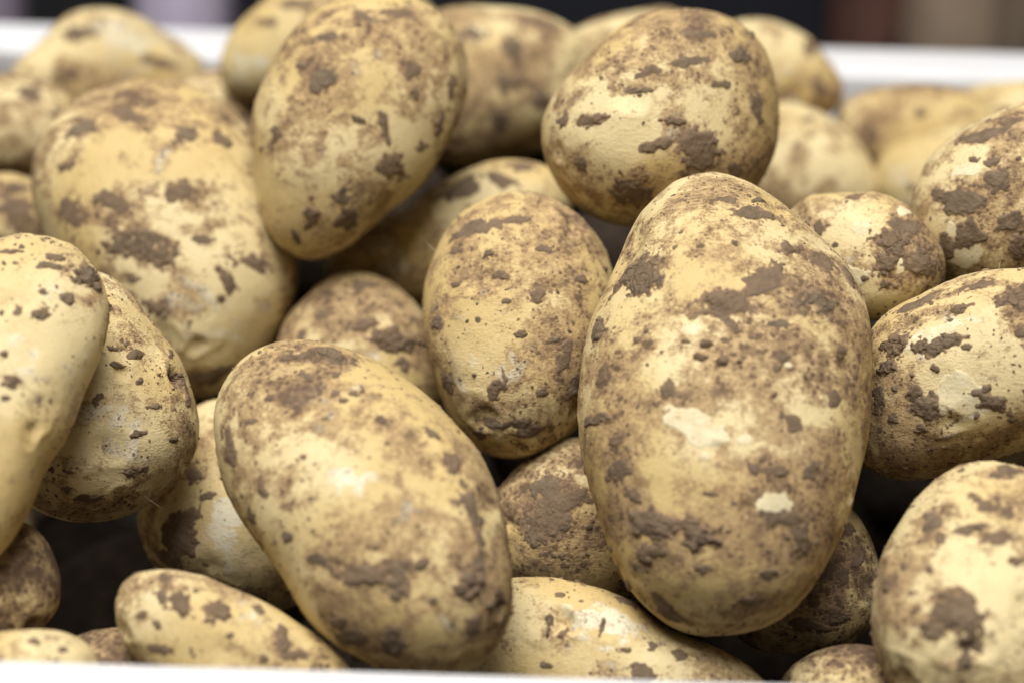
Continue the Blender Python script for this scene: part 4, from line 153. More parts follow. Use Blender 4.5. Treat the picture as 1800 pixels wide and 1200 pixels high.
{"label":"dark shaded potato under the lower right side of the largest potato","N":40,"ax":[0.01426,0.012492,-0.004793,-0.011011,0.012569,0.0,0.002927,0.002564,0.01539],"F":[1.0021,-0.0049,0.0062,0.007,-0.0084,-0.0328,-0.0434,-0.0268,-0.0059,0.0159,-0.0025,0.0018,-0.0047],"seed":343,"lump":0.03,"eyes":[[0.00737,-0.00138,0.01435,0.00198,0.00051],[0.00119,-0.01597,-0.0057,0.00293,0.00066],[0.00101,0.01821,-0.0054,0.00412,0.00056],[-0.01457,0.00833,-0.00383,0.00274,0.00042],[-0.00926,-0.01629,-0.00019,0.002,0.00075],[-0.01471,-0.00539,-0.00944,0.00319,0.00082],[0.01012,0.01711,-0.00468,0.00258,0.00076],[0.01369,-0.00098,0.01009,0.00321,0.00094],[0.01193,-0.00422,-0.01253,0.00312,0.00046]],"loc":[0.0708,0.1024,-0.0416],"rot":[0.98854,-0.0298,-0.14797,-0.11016,0.52775,-0.84222,0.10319,0.84887,0.51843],"dirt":0.45,"patches":[[0.01008,0.01196,0.00946,0.00253,-0.0,-0.00199,0.0,-0.00169,0.0011,0.0008,"m"],[0.01246,0.00537,0.01041,0.00225,-0.0,-0.0021,0.0,-0.0031,0.00135,0.0008,"m"],[0.00695,-0.00757,0.01354,0.0031,-0.0,-0.00136,-0.0,-0.00225,-0.00095,0.0008,"m"],[0.00056,-0.01018,0.01407,0.00563,-0.0,-0.00059,-0.0,-0.00197,-0.00101,0.0008,"m"],[0.00846,0.00145,0.01372,0.00282,-0.0,-0.00125,0.0,-0.00282,0.00048,0.0005,"m"]],"blobs":[]},
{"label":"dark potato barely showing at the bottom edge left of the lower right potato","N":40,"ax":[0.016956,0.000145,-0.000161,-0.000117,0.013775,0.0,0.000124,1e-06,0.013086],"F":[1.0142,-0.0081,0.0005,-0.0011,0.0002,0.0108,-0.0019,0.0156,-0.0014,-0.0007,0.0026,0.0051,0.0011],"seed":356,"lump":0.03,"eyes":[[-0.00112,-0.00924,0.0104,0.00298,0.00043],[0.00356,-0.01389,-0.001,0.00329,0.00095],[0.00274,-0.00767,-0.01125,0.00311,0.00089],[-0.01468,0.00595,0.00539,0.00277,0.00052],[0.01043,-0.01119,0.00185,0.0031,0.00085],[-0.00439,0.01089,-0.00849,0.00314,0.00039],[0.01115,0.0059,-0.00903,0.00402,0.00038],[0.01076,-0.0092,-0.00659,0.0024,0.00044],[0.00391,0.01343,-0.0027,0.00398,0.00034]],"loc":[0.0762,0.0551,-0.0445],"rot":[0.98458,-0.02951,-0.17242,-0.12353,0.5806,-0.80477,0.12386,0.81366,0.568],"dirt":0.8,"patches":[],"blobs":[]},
{"label":"half-hidden tan potato with a thick mud ridge behind the front centre potato","N":64,"ax":[-0.015295,0.017398,-0.007579,-0.014911,-0.013109,0.0,-0.003872,0.004404,0.017926],"F":[0.9963,-0.0056,0.0014,-0.0013,0.0163,-0.0458,-0.0404,-0.0149,-0.0012,-0.0135,0.003,-0.0041,-0.0005],"seed":369,"lump":0.03,"eyes":[[-0.00167,0.01828,-0.01445,0.0026,0.00045],[-0.00591,-0.01197,-0.01455,0.00401,0.00036],[-0.00958,-0.00309,0.0173,0.00221,0.00069],[-0.01843,0.00546,-0.01407,0.00359,0.00065],[-0.01666,-0.01135,0.00329,0.00214,0.00058],[0.00382,0.00215,-0.01891,0.0036,0.00039],[-0.01927,0.00805,0.00666,0.00374,0.00055],[-0.0098,0.02122,-0.00222,0.00183,0.001],[-0.02111,-0.00109,-0.01018,0.00219,0.00066]],"loc":[-0.039,0.1719,-0.0206],"rot":[0.9968,-0.03001,0.07414,0.07983,0.43098,-0.89883,-0.00497,0.90186,0.43199],"dirt":0,"patches":[[0.00708,0.0052,0.01777,0.00773,-0.0004,-0.00208,-0.00014,-0.00263,0.00091,0.0024,"c"],[-0.00098,0.00862,0.01686,0.00488,0.00197,-0.00012,0.0007,-0.00172,0.0007,0.0014,"m"],[0.0031,0.00616,0.01792,0.00248,-0.0,-5e-05,0.0,-0.00186,0.00062,0.0014,"m"],[0.01108,-0.00168,0.01799,0.00291,-0.00106,-0.00117,-0.00074,-0.00204,0.00063,0.0009,"m"],[-0.00789,-0.0011,0.01802,0.00309,0.0,0.0012,0.0,-0.00139,6e-05,0.0007,"m"],[-0.01118,0.01193,0.01194,0.00186,0.0,0.00113,0.0,-0.00139,0.00093,0.0006,"m"],[0.00026,0.01957,0.00921,0.00526,0.0,0.0004,0.0,-0.00124,0.00172,0.0005,"m"],[0.00884,-0.00833,0.01891,0.00217,-0.0,-0.0004,-0.0,-0.00186,-0.00029,0.0005,"m"],[-0.0158,0.00634,0.01207,0.00217,0.0,0.00175,0.0,-0.00217,0.00118,0.0005,"m"],[0.00799,0.0081,0.01645,0.0009,-0.0,-0.00028,0.0,-0.00075,0.00027,0.0016,"b"]],"blobs":[[0.00167,-0.00099,0.01955,0.01036,0.0,0.00075,0.0,-0.00518,0.00061,-0.6],[-0.01153,0.01361,0.01042,0.01209,0.0,0.00917,0.0,-0.00691,0.00536,0.6],[0.00026,0.01957,0.00921,0.01382,0.0,0.00104,0.0,-0.00432,0.00599,0.5]]},
{"label":"blurred wide potato half in shade behind the smooth middle potato","N":40,"ax":[0.029851,0.011695,0.001834,-0.005857,0.01495,0.0,-0.000768,-0.000301,0.014427],"F":[1.0125,0.0479,-0.0354,0.0011,0.0515,-0.0482,-0.0436,0.0238,0.0308,-0.0183,-0.0295,0.0079,0.0167],"seed":382,"lump":0.03,"eyes":[[0.00121,0.01731,0.0046,0.00302,0.00043],[0.00589,0.01964,0.00256,0.00213,0.00053],[0.02215,0.01683,-0.00672,0.00232,0.0004],[-0.02688,-0.01563,0.00586,0.00292,0.00059],[-0.00586,-0.00229,-0.01452,0.00247,0.00033],[0.01152,-0.01115,-0.00728,0.00259,0.0009],[0.01224,0.01719,-0.00813,0.00277,0.0009],[-0.01863,-0.00403,-0.01349,0.00278,0.00101],[-0.00111,0.01062,-0.01163,0.00255,0.00089]],"loc":[-0.0165,0.2086,0.0001],"rot":[0.9991,-0.02997,0.03008,0.03913,0.3747,-0.92632,0.0165,0.92666,0.37554],"dirt":-0.15,"patches":[[0.01239,0.01528,0.0115,0.00426,-0.00155,0.00112,-0.00077,-0.00213,0.00152,0.0009,"m"],[0.00301,0.01334,0.01156,0.00608,0.00221,0.00035,0.00111,-0.00304,0.00265,0.0007,"m"],[0.0186,0.01895,0.00729,0.00641,-0.0009,0.0001,-0.00018,-0.00128,0.00218,0.0006,"m"]],"blobs":[[0.02157,0.01506,0.01031,0.00542,-0.0,-0.00173,0.0,-0.00325,0.00235,-1.3],[-0.01524,-0.00491,0.01239,0.01264,0.0,0.00262,0.0,-0.0065,9e-05,-1.0],[0.0001,0.01344,0.01034,0.01806,0.0,0.00968,0.0,-0.00722,0.0075,0.7]]},
{"label":"blurred potato with a yellow top against the back rim at upper left","N":40,"ax":[0.031082,0.002234,-0.009634,-0.001355,0.018843,0.0,0.005009,0.00036,0.016244],"F":[0.9846,0.0105,0.0357,-0.0301,-0.0067,0.0296,-0.0769,0.0387,0.0246,0.0065,-0.0342,0.0095,0.0013],"seed":395,"lump":0.03,"eyes":[[0.03174,0.00266,-0.00263,0.00241,0.00041],[0.02285,0.01022,-0.01172,0.00325,0.00105],[-0.00948,0.00068,-0.01476,0.00215,0.00087],[0.0264,-0.0074,0.00486,0.00212,0.00108],[0.00052,0.01702,0.01069,0.00347,0.0004],[-0.02078,0.00903,0.00928,0.00205,0.00037],[0.03273,0.00059,-0.00302,0.0026,0.00105],[0.03182,0.00309,-0.00767,0.004,0.00079],[-0.0286,-0.01144,0.00933,0.00196,0.00075]],"loc":[-0.1352,0.3233,0.0073],"rot":[0.97891,-0.02975,0.20214,0.20171,0.29816,-0.93296,-0.03251,0.95405,0.29787],"dirt":0,"patches":[[-0.00948,0.01261,0.01512,0.0059,0.0,0.00119,0.0,-0.00236,0.00159,0.0006,"m"],[-0.01336,5e-05,0.0196,0.00394,-0.0,-0.00015,0.0,-0.00276,0.00026,0.0007,"m"],[0.01882,0.00372,0.01047,0.00555,-0.00202,-0.00237,-0.00067,-0.00185,0.00086,0.0004,"m"]],"blobs":[[0.00638,0.00909,0.01438,0.01758,-0.0,-0.00652,0.0,-0.01099,0.00452,-1.3],[-0.01318,0.00727,0.01708,0.01318,0.0,0.00158,0.0,-0.01099,0.00526,0.5]]},
{"label":"blurred potato at the left picture edge in the upper left","N":40,"ax":[-0.023688,0.001496,-0.006041,-0.001011,-0.01602,0.0,-0.003754,0.000237,0.014778],"F":[0.9988,-0.0031,-0.0022,0.0013,0.0025,0.0156,-0.0183,-0.0017,-0.0049,-0.0029,-0.0064,0.003,-0.0086],"seed":408,"lump":0.03,"eyes":[[-0.02047,4e-05,-0.01198,0.00315,0.00089],[0.00039,0.01344,0.00967,0.00343,0.0011],[-0.00944,-0.00171,0.01293,0.00375,0.00063],[0.01825,-0.01033,-0.00408,0.00368,0.00101],[0.02135,0.00026,-0.00506,0.00244,0.00066],[-0.01976,-0.00897,0.00212,0.00406,0.00106],[-0.00564,0.00461,-0.0159,0.00406,0.00062],[0.00551,-0.01538,0.00376,0.0027,0.00091],[0.01498,-0.00095,0.01515,0.00288,0.00061]],"loc":[-0.1548,0.2744,0.0048],"rot":[0.96877,-0.02985,0.24615,0.24235,0.32375,-0.91458,-0.0524,0.94567,0.32087],"dirt":0,"patches":[[0.0065,0.01109,0.01256,0.0037,-0.0,-0.00028,0.0,-0.00259,0.00232,0.0008,"m"],[0.01002,0.01448,0.00123,0.00222,-0.0,-0.00188,0.0,-0.00167,0.00371,0.0008,"m"],[0.01542,0.00446,0.01417,0.0037,-0.0,-0.0013,0.0,-0.00222,0.00072,0.0005,"m"]],"blobs":[[0.00052,0.00435,0.01545,0.00826,0.0,0.00141,0.0,-0.00826,0.00155,-0.4],[0.01203,0.0136,0.00137,0.01446,-0.0,-0.01423,0.0,-0.00762,0.01651,0.6]]},
{"label":"blurred pale potato behind and left of the tall peak potato","N":40,"ax":[0.034082,0.005775,-0.005643,-0.003279,0.019351,0.0,0.002806,0.000475,0.017434],"F":[1.0027,0.0049,0.0143,-0.0145,-0.0239,0.0357,-0.0286,0.0108,0.0385,0.0105,-0.0001,-0.0036,0.0087],"seed":421,"lump":0.03,"eyes":[[-0.00081,-0.01627,-0.01059,0.00284,0.00041],[-0.026,0.00604,0.01046,0.00361,0.00075],[-0.03283,-0.00999,0.00749,0.00341,0.00094],[0.00386,-0.01934,-0.00103,0.00236,0.00052],[-0.02075,0.00995,-0.00627,0.00253,0.00091],[0.01068,0.01903,-0.00485,0.00258,0.00081],[-0.00508,-0.01832,0.00842,0.00225,0.00039],[0.02299,0.016,0.00222,0.00362,0.00054],[0.01137,0.01893,-0.00443,0.00333,0.00033]],"loc":[-0.0604,0.3074,0.0243],"rot":[0.99506,-0.02969,0.09477,0.0993,0.28427,-0.95359,0.00137,0.95829,0.28581],"dirt":0,"patches":[[-0.01881,0.00659,0.0157,0.00375,0.0,0.00132,0.0,-0.00188,0.00086,0.0005,"m"],[-0.01003,0.01186,0.01528,0.00563,0.0,0.00052,0.0,-0.00169,0.00104,0.0006,"m"]],"blobs":[[-0.02424,-0.00708,0.01625,0.01048,0.0,0.00406,-0.0,-0.01048,-0.00175,-1.1],[-0.00305,0.01176,0.01541,0.02095,-0.0,-0.00206,0.0,-0.00838,0.00475,0.4]]},
{"label":"blurred brown potato low at the left edge, left of the broad mud-smeared one","N":40,"ax":[0.022245,0.000683,-0.000942,-0.000519,0.016913,0.0,0.000644,2e-05,0.015215],"F":[1.0165,0.0091,-0.0086,-0.0048,-0.0072,-0.0078,0.007,0.0207,-0.0022,-0.0033,0.0143,-0.0031,-0.0002],"seed":434,"lump":0.03,"eyes":[[0.01022,0.01342,-0.00787,0.00319,0.0005],[-0.0044,0.01396,0.00889,0.00264,0.00079],[0.01152,-0.01092,0.01009,0.00217,0.00087],[0.00391,0.01172,0.01178,0.00199,0.00108],[-0.00944,0.01344,-0.00676,0.00241,0.00046],[-0.01464,0.00084,0.01254,0.00418,0.00053],[-0.00184,-0.00235,0.01516,0.00418,0.00106],[0.00628,-0.01615,0.00586,0.0019,0.00072],[0.0219,-0.0047,-0.00106,0.00349,0.00057]],"loc":[-0.1477,0.2258,-0.0101],"rot":[0.9675,-0.02997,0.2511,0.24389,0.37311,-0.89516,-0.06686,0.9273,0.3683],"dirt":0.5,"patches":[[0.00365,0.00732,0.01402,0.00588,-0.0,-0.00081,0.0,-0.00415,0.00128,0.0007,"m"],[0.00692,0.01307,0.00972,0.0045,-0.0,-0.00241,0.0,-0.00173,0.00196,0.0006,"m"]],"blobs":[]},
{"label":"blurred earthy potato low in the gap right of the far upper left potato","N":40,"ax":[0.027558,0.000242,-0.000973,-0.000211,0.024012,0.0,0.000805,7e-06,0.022798],"F":[1.0091,0.0061,0.0029,0.0018,-0.0078,-0.0039,-0.0085,-0.0024,-0.005,0.0038,-0.0054,-0.0008,0.0013],"seed":447,"lump":0.03,"eyes":[[0.00633,-0.01485,0.01834,0.00259,0.0003],[-0.00669,0.00238,0.0223,0.00312,0.00036],[-0.02552,-0.01131,0.00112,0.00229,0.00057],[0.00239,0.00231,-0.02313,0.00187,0.00104],[-0.02072,-0.0024,-0.0159,0.00284,0.00046],[0.00546,-0.02271,-0.00845,0.00182,0.0005],[0.01259,-0.00664,-0.02053,0.00411,0.00102],[-0.0192,0.01825,0.00048,0.00202,0.00055],[0.00882,-0.02278,-0.00608,0.00187,0.00048]],"loc":[-0.0942,0.31,-0.0106],"rot":[0.98914,-0.02987,0.14389,0.14563,0.33081,-0.93239,-0.01975,0.94323,0.33157],"dirt":0.5,"patches":[],"blobs":[]},
{"label":"filler potato coloured dark for the shade in the gap between the two highest potatoes","N":40,"ax":[0.032773,0.004211,0.001096,-0.002736,0.021292,0.0,-0.00067,-8.6e-05,0.020382],"F":[1.0071,-0.0027,-0.0201,-0.0043,-0.0019,-0.0053,0.03,0.0058,0.0107,-0.0036,0.0082,-0.0005,0.0107],"seed":460,"lump":0.03,"eyes":[[0.02361,0.01745,-0.00366,0.0021,0.00081],[-0.02609,-0.01452,0.00588,0.00204,0.00042],[0.01892,-0.01685,-0.0004,0.00261,0.00057],[0.02867,0.00155,-0.01162,0.00201,0.00094],[-0.00152,0.0176,0.01251,0.00311,0.00079],[0.01555,-0.01773,0.0076,0.00204,0.00051],[-0.01711,-0.01988,-0.00387,0.00409,0.00095],[0.00791,-0.01103,-0.01729,0.00334,0.00072],[-0.01795,-0.01799,0.00801,0.00394,0.00035]],"loc":[-0.0129,0.3042,-0.0209],"rot":[0.99935,-0.02993,0.02002,0.02927,0.35127,-0.93582,0.02097,0.9358,0.35192],"dirt":1,"patches":[],"blobs":[]},
{"label":"filler potato coloured dark for the shade in the gap just below the tall peak potato's tip","N":40,"ax":[-0.018942,0.002696,-0.000859,-0.002323,-0.016323,0.0,-0.000696,9.9e-05,0.015647],"F":[1.0146,0.0021,-0.0106,0.0047,0.0032,-0.01,0.0097,0.0067,-0.0135,0.0108,0.0002,0.0046,-0.004],"seed":473,"lump":0.03,"eyes":[[0.01736,0.00814,0.00127,0.00211,0.00085],[-0.01133,0.00952,0.01055,0.00369,0.00066],[-0.01277,-0.00783,0.00954,0.00222,0.00033],[0.01132,-0.00621,-0.01183,0.00415,0.0005],[-0.01309,0.01063,-0.0088,0.00388,0.00062],[-0.01776,0.00371,-0.0078,0.00301,0.00031],[0.01023,0.01325,-0.00633,0.00286,0.00046],[0.01268,0.01071,-0.00764,0.00301,0.001],[-0.00738,0.01029,0.01203,0.00395,0.00055]],"loc":[-0.0611,0.219,-0.0234],"rot":[0.99381,-0.03001,0.10695,0.10997,0.40154,-0.90922,-0.01566,0.91535,0.40235],"dirt":1,"patches":[],"blobs":[]},
{"label":"filler potato coloured dark for the shade deep behind the largest potato's left shoulder","N":40,"ax":[-0.018229,7.1e-05,7.4e-05,-5.7e-05,-0.014645,0.0,5.6e-05,-0.0,0.013912],"F":[1.013,0.0027,-0.0007,-0.008,-0.0029,-0.0005,0.0002,0.0147,0.0006,-0.0014,-0.0058,0.0027,-0.0016],"seed":486,"lump":0.03,"eyes":[[-0.01103,0.00674,0.01012,0.00405,0.0007],[0.00908,0.01286,-0.00315,0.00203,0.00034],[0.00409,-0.0135,0.00583,0.00319,0.00034],[-0.01437,-0.00967,-0.00098,0.00303,0.0007],[-0.00708,-0.00026,-0.01302,0.00408,0.00106],[0.00254,-0.01298,0.00737,0.0021,0.00042],[0.007,-0.01234,0.00664,0.0038,0.0008],[0.00354,-0.00825,0.01187,0.00355,0.00076],[0.01775,-0.00471,-0.0016,0.00376,0.00031]],"loc":[0.0303,0.2749,-0.0314],"rot":[0.99837,-0.02999,-0.04859,-0.03341,0.38323,-0.92305,0.0463,0.92316,0.38161],"dirt":1,"patches":[],"blobs":[]},
{"label":"filler potato coloured dark for the shade right of the tall peak potato's lower end","N":40,"ax":[0.018028,0.000134,0.000358,-0.000108,0.014465,0.0,-0.000273,-2e-06,0.013739],"F":[1.0081,0.001,-0.0021,-0.0099,-0.0037,0.0031,0.0014,0.0176,-0.0015,0.0042,0.0002,0.0017,0.002],"seed":499,"lump":0.03,"eyes":[[-0.00956,-0.00901,-0.00952,0.00348,0.00046],[-0.00652,0.01092,-0.0087,0.00414,0.00073],[-0.0013,0.01113,0.0099,0.00194,0.00064],[-0.01287,0.01041,-0.00173,0.00194,0.0005],[0.00646,0.00265,0.01311,0.00184,0.00073],[0.00865,-0.00574,0.01135,0.00301,0.00054],[-0.00505,0.01383,-0.00358,0.00338,0.00044],[0.00029,0.00076,0.0137,0.0041,0.00069],[0.01844,-0.00111,0.00122,0.00292,0.00099]],"loc":[-0.0365,0.2758,-0.014],"rot":[0.99781,-0.02994,0.05905,0.06584,0.35545,-0.93237,0.00692,0.93421,0.35665],"dirt":1,"patches":[],"blobs":[]}
]
BURIED = [
[3,-0.1362,0.2371,-0.1302,-0.7207,0.658,-0.2181,-0.6535,-0.5401,0.5303,0.2312,0.5247,0.8193,0.754],
[1,0.0664,0.1559,-0.102,-0.8482,0.236,-0.4743,0.0669,-0.8404,-0.5378,-0.5255,-0.4879,0.697,0.647],
[5,-0.0121,0.2805,-0.1043,-0.5476,-0.0229,0.8365,0.6896,-0.5785,0.4356,0.4739,0.8154,0.3325,1.041],
[4,-0.0965,0.2947,-0.0932,-0.547,0.8154,0.1895,0.14,-0.134,0.981,0.8253,0.5632,-0.0408,0.941],
[2,0.0194,0.2232,-0.0688,-0.4089,0.6595,0.6308,0.0208,-0.6843,0.7289,0.9124,0.3111,0.2661,1.028],
[5,0.1156,0.2688,-0.1191,-0.0435,-0.9,-0.4338,-0.3188,-0.399,0.8598,-0.9468,0.1757,-0.2695,0.747],
[3,-0.0485,0.2202,-0.1456,-0.3739,0.9271,0.0277,-0.5813,-0.2575,0.7719,0.7227,0.2725,0.6352,0.89],
[5,0.1364,0.312,-0.1434,-0.0193,0.6833,-0.7299,-0.7544,0.4691,0.4592,0.6561,0.5595,0.5064,0.79],
[3,0.1247,0.2197,-0.0787,-0.3952,0.3855,-0.8338,0.6772,-0.491,-0.548,-0.6206,-0.7812,-0.067,0.7],
[0,-0.1162,0.1945,-0.1148,-0.8509,0.5236,-0.0422,-0.3874,-0.6798,-0.6228,-0.3548,-0.5136,0.7813,0.718],
[0,-0.1418,0.2767,-0.1458,-0.3677,0.9134,0.1749,-0.6843,-0.3931,0.6142,0.6297,0.1061,0.7696,0.616],
[4,-0.0333,0.157,-0.1101,-0.0921,0.7827,0.6156,-0.9593,0.0961,-0.2657,-0.2671,-0.615,0.7419,0.955],
[2,0.0997,0.1706,-0.1032,-0.1165,-0.6433,-0.7567,-0.4066,-0.6643,0.6272,-0.9062,0.3807,-0.1842,0.626],
[5,0.1093,0.2374,-0.0352,-0.4209,-0.7172,-0.5555,0.8907,-0.4427,-0.1033,-0.1718,-0.5382,0.8251,0.776],
[0,-0.0883,0.2439,-0.0676,-0.9042,0.0344,-0.4258,-0.1096,-0.9821,0.1534,-0.4129,0.1854,0.8917,0.691],
[0,0.0833,0.2253,-0.1444,-0.8892,-0.1728,-0.4235,-0.4089,-0.1146,0.9053,-0.205,0.9783,0.0312,0.933],
[3,-0.0706,0.2573,-0.1535,-0.9398,-0.1507,-0.3067,-0.1443,-0.6384,0.756,-0.3097,0.7548,0.5783,0.723],
[5,-0.2449,0.0634,0.03,-0.1978,0.0095,0.9802,0.9076,-0.3761,0.1868,0.3704,0.9265,0.0658,1.133],
[5,-0.2536,0.243,0.03,-0.6661,0.3728,-0.646,-0.7311,-0.4976,0.4667,-0.1475,0.7832,0.604,1.071],
[2,-0.1503,0.2668,-0.042,-0.3014,0.5816,-0.7556,-0.6084,-0.7275,-0.3172,-0.7342,0.3642,0.5731,1.062],
[5,-0.0306,0.2964,-0.154,-0.9047,-0.1746,-0.3886,0.4205,-0.5126,-0.7486,-0.0686,-0.8407,0.5372,0.868],
[2,0.1164,0.1657,-0.146,-0.0041,0.4048,-0.9144,-0.9851,0.1558,0.0734,0.1722,0.901,0.3981,0.935],
[0,0.1595,0.2832,-0.042,-0.2336,-0.9491,-0.2115,0.9144,-0.1405,-0.3796,0.3306,-0.2821,0.9006,0.953],
[5,-0.1961,0.1337,0.03,-0.3365,-0.3211,-0.8853,0.8919,-0.4104,-0.1901,-0.3023,-0.8535,0.4244,0.936],
[3,-0.2495,0.2137,-0.018,-0.5183,-0.721,-0.4599,0.8021,-0.2234,-0.5538,0.2966,-0.6559,0.6941,0.889],
[2,-0.1852,0.1075,-0.018,-0.5151,0.6479,0.5612,-0.593,-0.7421,0.3124,0.6189,-0.1718,0.7665,1.039],
[0,0.2201,0.2376,0.03,-0.9582,-0.1804,0.2222,0.1667,-0.9828,-0.0789,0.2326,-0.0386,0.9718,1.053],
[4,-0.2428,0.1132,-0.042,-0.8403,-0.4963,0.2181,0.3103,-0.1105,0.9442,-0.4445,0.8611,0.2469,1.075],
[0,0.2551,0.2326,-0.026,-0.5463,0.7889,0.2815,0.0019,-0.3349,0.9422,0.8376,0.5153,0.1815,0.891],
[0,-0.1848,0.1948,0.03,-0.1907,-0.4857,-0.853,0.8694,0.32,-0.3766,0.4559,-0.8134,0.3613,1.074],
[2,0.0725,0.186,-0.042,-0.787,0.1913,-0.5866,-0.6047,-0.4274,0.672,-0.1222,0.8836,0.4521,0.938],
[3,-0.0611,0.28,-0.05,-0.8442,0.3188,-0.431,-0.4378,0.054,0.8974,0.3093,0.9463,0.094,0.957],
[2,-0.1743,0.2073,-0.042,-0.2032,-0.8584,0.4709,0.9128,0.0079,0.4083,-0.3542,0.5129,0.782,1.031],
[2,0.1536,0.092,-0.002,-0.5402,-0.8401,-0.0494,0.7208,-0.4922,0.488,-0.4342,0.228,0.8715,0.924],
[4,0.2106,0.0593,0.03,-0.879,-0.3225,0.3513,-0.1076,-0.5836,-0.8049,0.4646,-0.7453,0.4783,1.053],
[4,0.1734,0.3029,-0.09,-0.7144,-0.654,-0.2487,0.6976,-0.6378,-0.3266,0.055,-0.4068,0.9119,1.069],
[4,-0.1673,0.1964,-0.098,-0.1255,-0.8962,0.4255,0.8511,-0.3176,-0.4181,0.5098,0.3096,0.8026,1.067],
[2,0.068,0.2642,-0.058,-0.9311,0.3063,-0.1979,-0.2363,-0.0934,0.9672,0.2778,0.9473,0.1594,0.955],
[3,0.0718,0.0452,-0.082,-0.3469,-0.9379,0.0051,0.5634,-0.204,0.8006,-0.7498,0.2806,0.5992,0.908],
[4,-0.2041,0.0693,-0.042,-0.7627,0.4591,-0.4555,-0.54,-0.0645,0.8392,0.3558,0.8861,0.2971,0.86],
[4,0.2438,0.2476,-0.082,-0.2044,0.9789,-0.0014,-0.8265,-0.1718,0.5361,0.5246,0.1107,0.8441,0.985],
[3,0.1134,0.0956,-0.074,-0.2942,-0.9535,-0.066,0.9042,-0.3,0.304,-0.3096,0.0298,0.9504,0.947],
[2,-0.1693,0.3155,-0.066,-0.9516,0.1641,0.26,0.1444,-0.5083,0.849,0.2715,0.8454,0.4599,1.126],
[1,-0.1551,0.333,-0.114,-0.5563,-0.6162,0.5575,0.6748,-0.7265,-0.1296,0.4849,0.3041,0.82,0.884],
[4,0.2309,0.3246,0.03,-0.6196,0.6279,-0.4711,-0.7253,-0.6874,0.0376,-0.3002,0.365,0.8813,0.872],
[0,-0.1249,0.0561,-0.074,-0.3748,-0.8912,0.2556,0.4575,0.062,0.887,-0.8063,0.4494,0.3845,0.983],
[3,0.1818,0.1369,0.03,-0.2541,-0.2419,0.9364,-0.7723,-0.5321,-0.347,0.5822,-0.8114,-0.0515,1.054],
[0,-0.2406,0.2595,-0.034,-0.9515,-0.2891,-0.1051,0.2619,-0.5819,-0.77,0.1614,-0.7602,0.6294,1.052],
[5,0.1537,0.1911,0.014,-0.7408,0.3546,-0.5705,0.0781,-0.798,-0.5975,-0.6672,-0.4872,0.5635,1.044],
[2,0.031,0.2127,-0.13,-0.2311,0.0786,-0.9698,-0.9073,-0.3773,0.1856,-0.3513,0.9228,0.1585,1.003],
[5,-0.2474,0.0669,-0.074,-0.4078,0.8644,-0.294,-0.9064,-0.3444,0.2447,0.1102,0.3663,0.924,1.027],
[0,0.1939,0.2474,-0.106,-0.7202,-0.4817,0.4993,0.6755,-0.3231,0.6628,-0.158,0.8146,0.5581,0.908],
[4,0.0155,0.0369,-0.114,-0.8973,0.3757,0.2318,-0.4401,-0.7195,-0.5373,-0.0351,-0.5841,0.8109,1.118],
[0,-0.0147,0.1605,-0.154,-0.0317,0.9475,-0.3181,-0.9928,0.007,0.1197,0.1156,0.3196,0.9405,0.933],
[3,0.1536,0.0856,-0.114,-0.4687,-0.0376,0.8825,0.5838,-0.763,0.2775,0.663,0.6453,0.3796,0.964],
[4,0.2459,0.1811,0.03,-0.144,0.0951,0.985,0.0008,-0.9954,0.0962,0.9896,0.0146,0.1432,0.937],
[3,-0.1553,0.1136,-0.074,-0.5003,-0.4745,-0.7243,0.1463,-0.8708,0.4694,-0.8534,0.1289,0.5051,0.954],
[5,-0.2337,0.2777,-0.09,-0.6249,0.282,0.728,-0.6703,-0.6719,-0.3151,0.4003,-0.6849,0.6089,1.129],
[3,0.1875,0.122,-0.034,-0.218,0.9521,-0.2147,-0.7396,-0.3047,-0.6002,-0.6368,0.0279,0.7705,1.015],
[0,-0.0709,0.184,-0.082,-0.0434,-0.1186,-0.992,-0.406,-0.9051,0.126,-0.9128,0.4083,-0.0088,0.923],
[0,-0.0694,0.104,-0.098,-0.2315,0.8632,0.4487,0.0394,-0.4525,0.8909,0.972,0.2239,0.0707,0.96],
[0,0.1817,0.0494,-0.026,-0.848,-0.1629,-0.5043,-0.1793,-0.8073,0.5622,-0.4987,0.5672,0.6554,1.0],
[2,-0.2417,0.0407,-0.122,-0.0421,0.3593,0.9323,0.9085,-0.3745,0.1853,0.4158,0.8548,-0.3107,0.871],
[2,-0.0789,0.3339,-0.05,-0.1919,-0.764,-0.6161,-0.4877,-0.4705,0.7354,-0.8516,0.4416,-0.2823,0.946],
[0,-0.153,0.1172,-0.13,-0.6052,0.7835,-0.1411,-0.7719,-0.5342,0.3448,0.1947,0.3176,0.928,0.952],
[1,-0.0055,0.0849,-0.098,-0.8316,0.5232,-0.1861,-0.3618,-0.2563,0.8963,0.4213,0.8128,0.4024,1.089],
[3,0.189,0.2806,-0.146,-0.5613,0.2046,0.8019,0.6148,-0.5455,0.5696,0.554,0.8127,0.1804,0.95],
[2,0.1764,0.334,-0.05,-0.8962,-0.1559,0.4154,-0.3967,-0.1381,-0.9075,0.1988,-0.9781,0.062,0.88],
[2,0.2122,0.2111,-0.018,-0.6559,-0.3122,0.6873,0.3658,-0.9279,-0.0725,0.6603,0.2039,0.7228,0.939],
[2,-0.2369,0.1699,0.03,-0.5059,-0.5846,-0.6343,-0.6195,-0.2654,0.7387,-0.6002,0.7667,-0.2279,0.857],
[5,-0.2114,0.2172,-0.13,-0.523,-0.7294,-0.441,0.8376,-0.3442,-0.4241,0.1576,-0.5912,0.791,1.048],
[0,0.2325,0.1065,0.03,-0.9374,-0.1693,-0.3043,0.3346,-0.6802,-0.6522,-0.0966,-0.7132,0.6943,0.896],
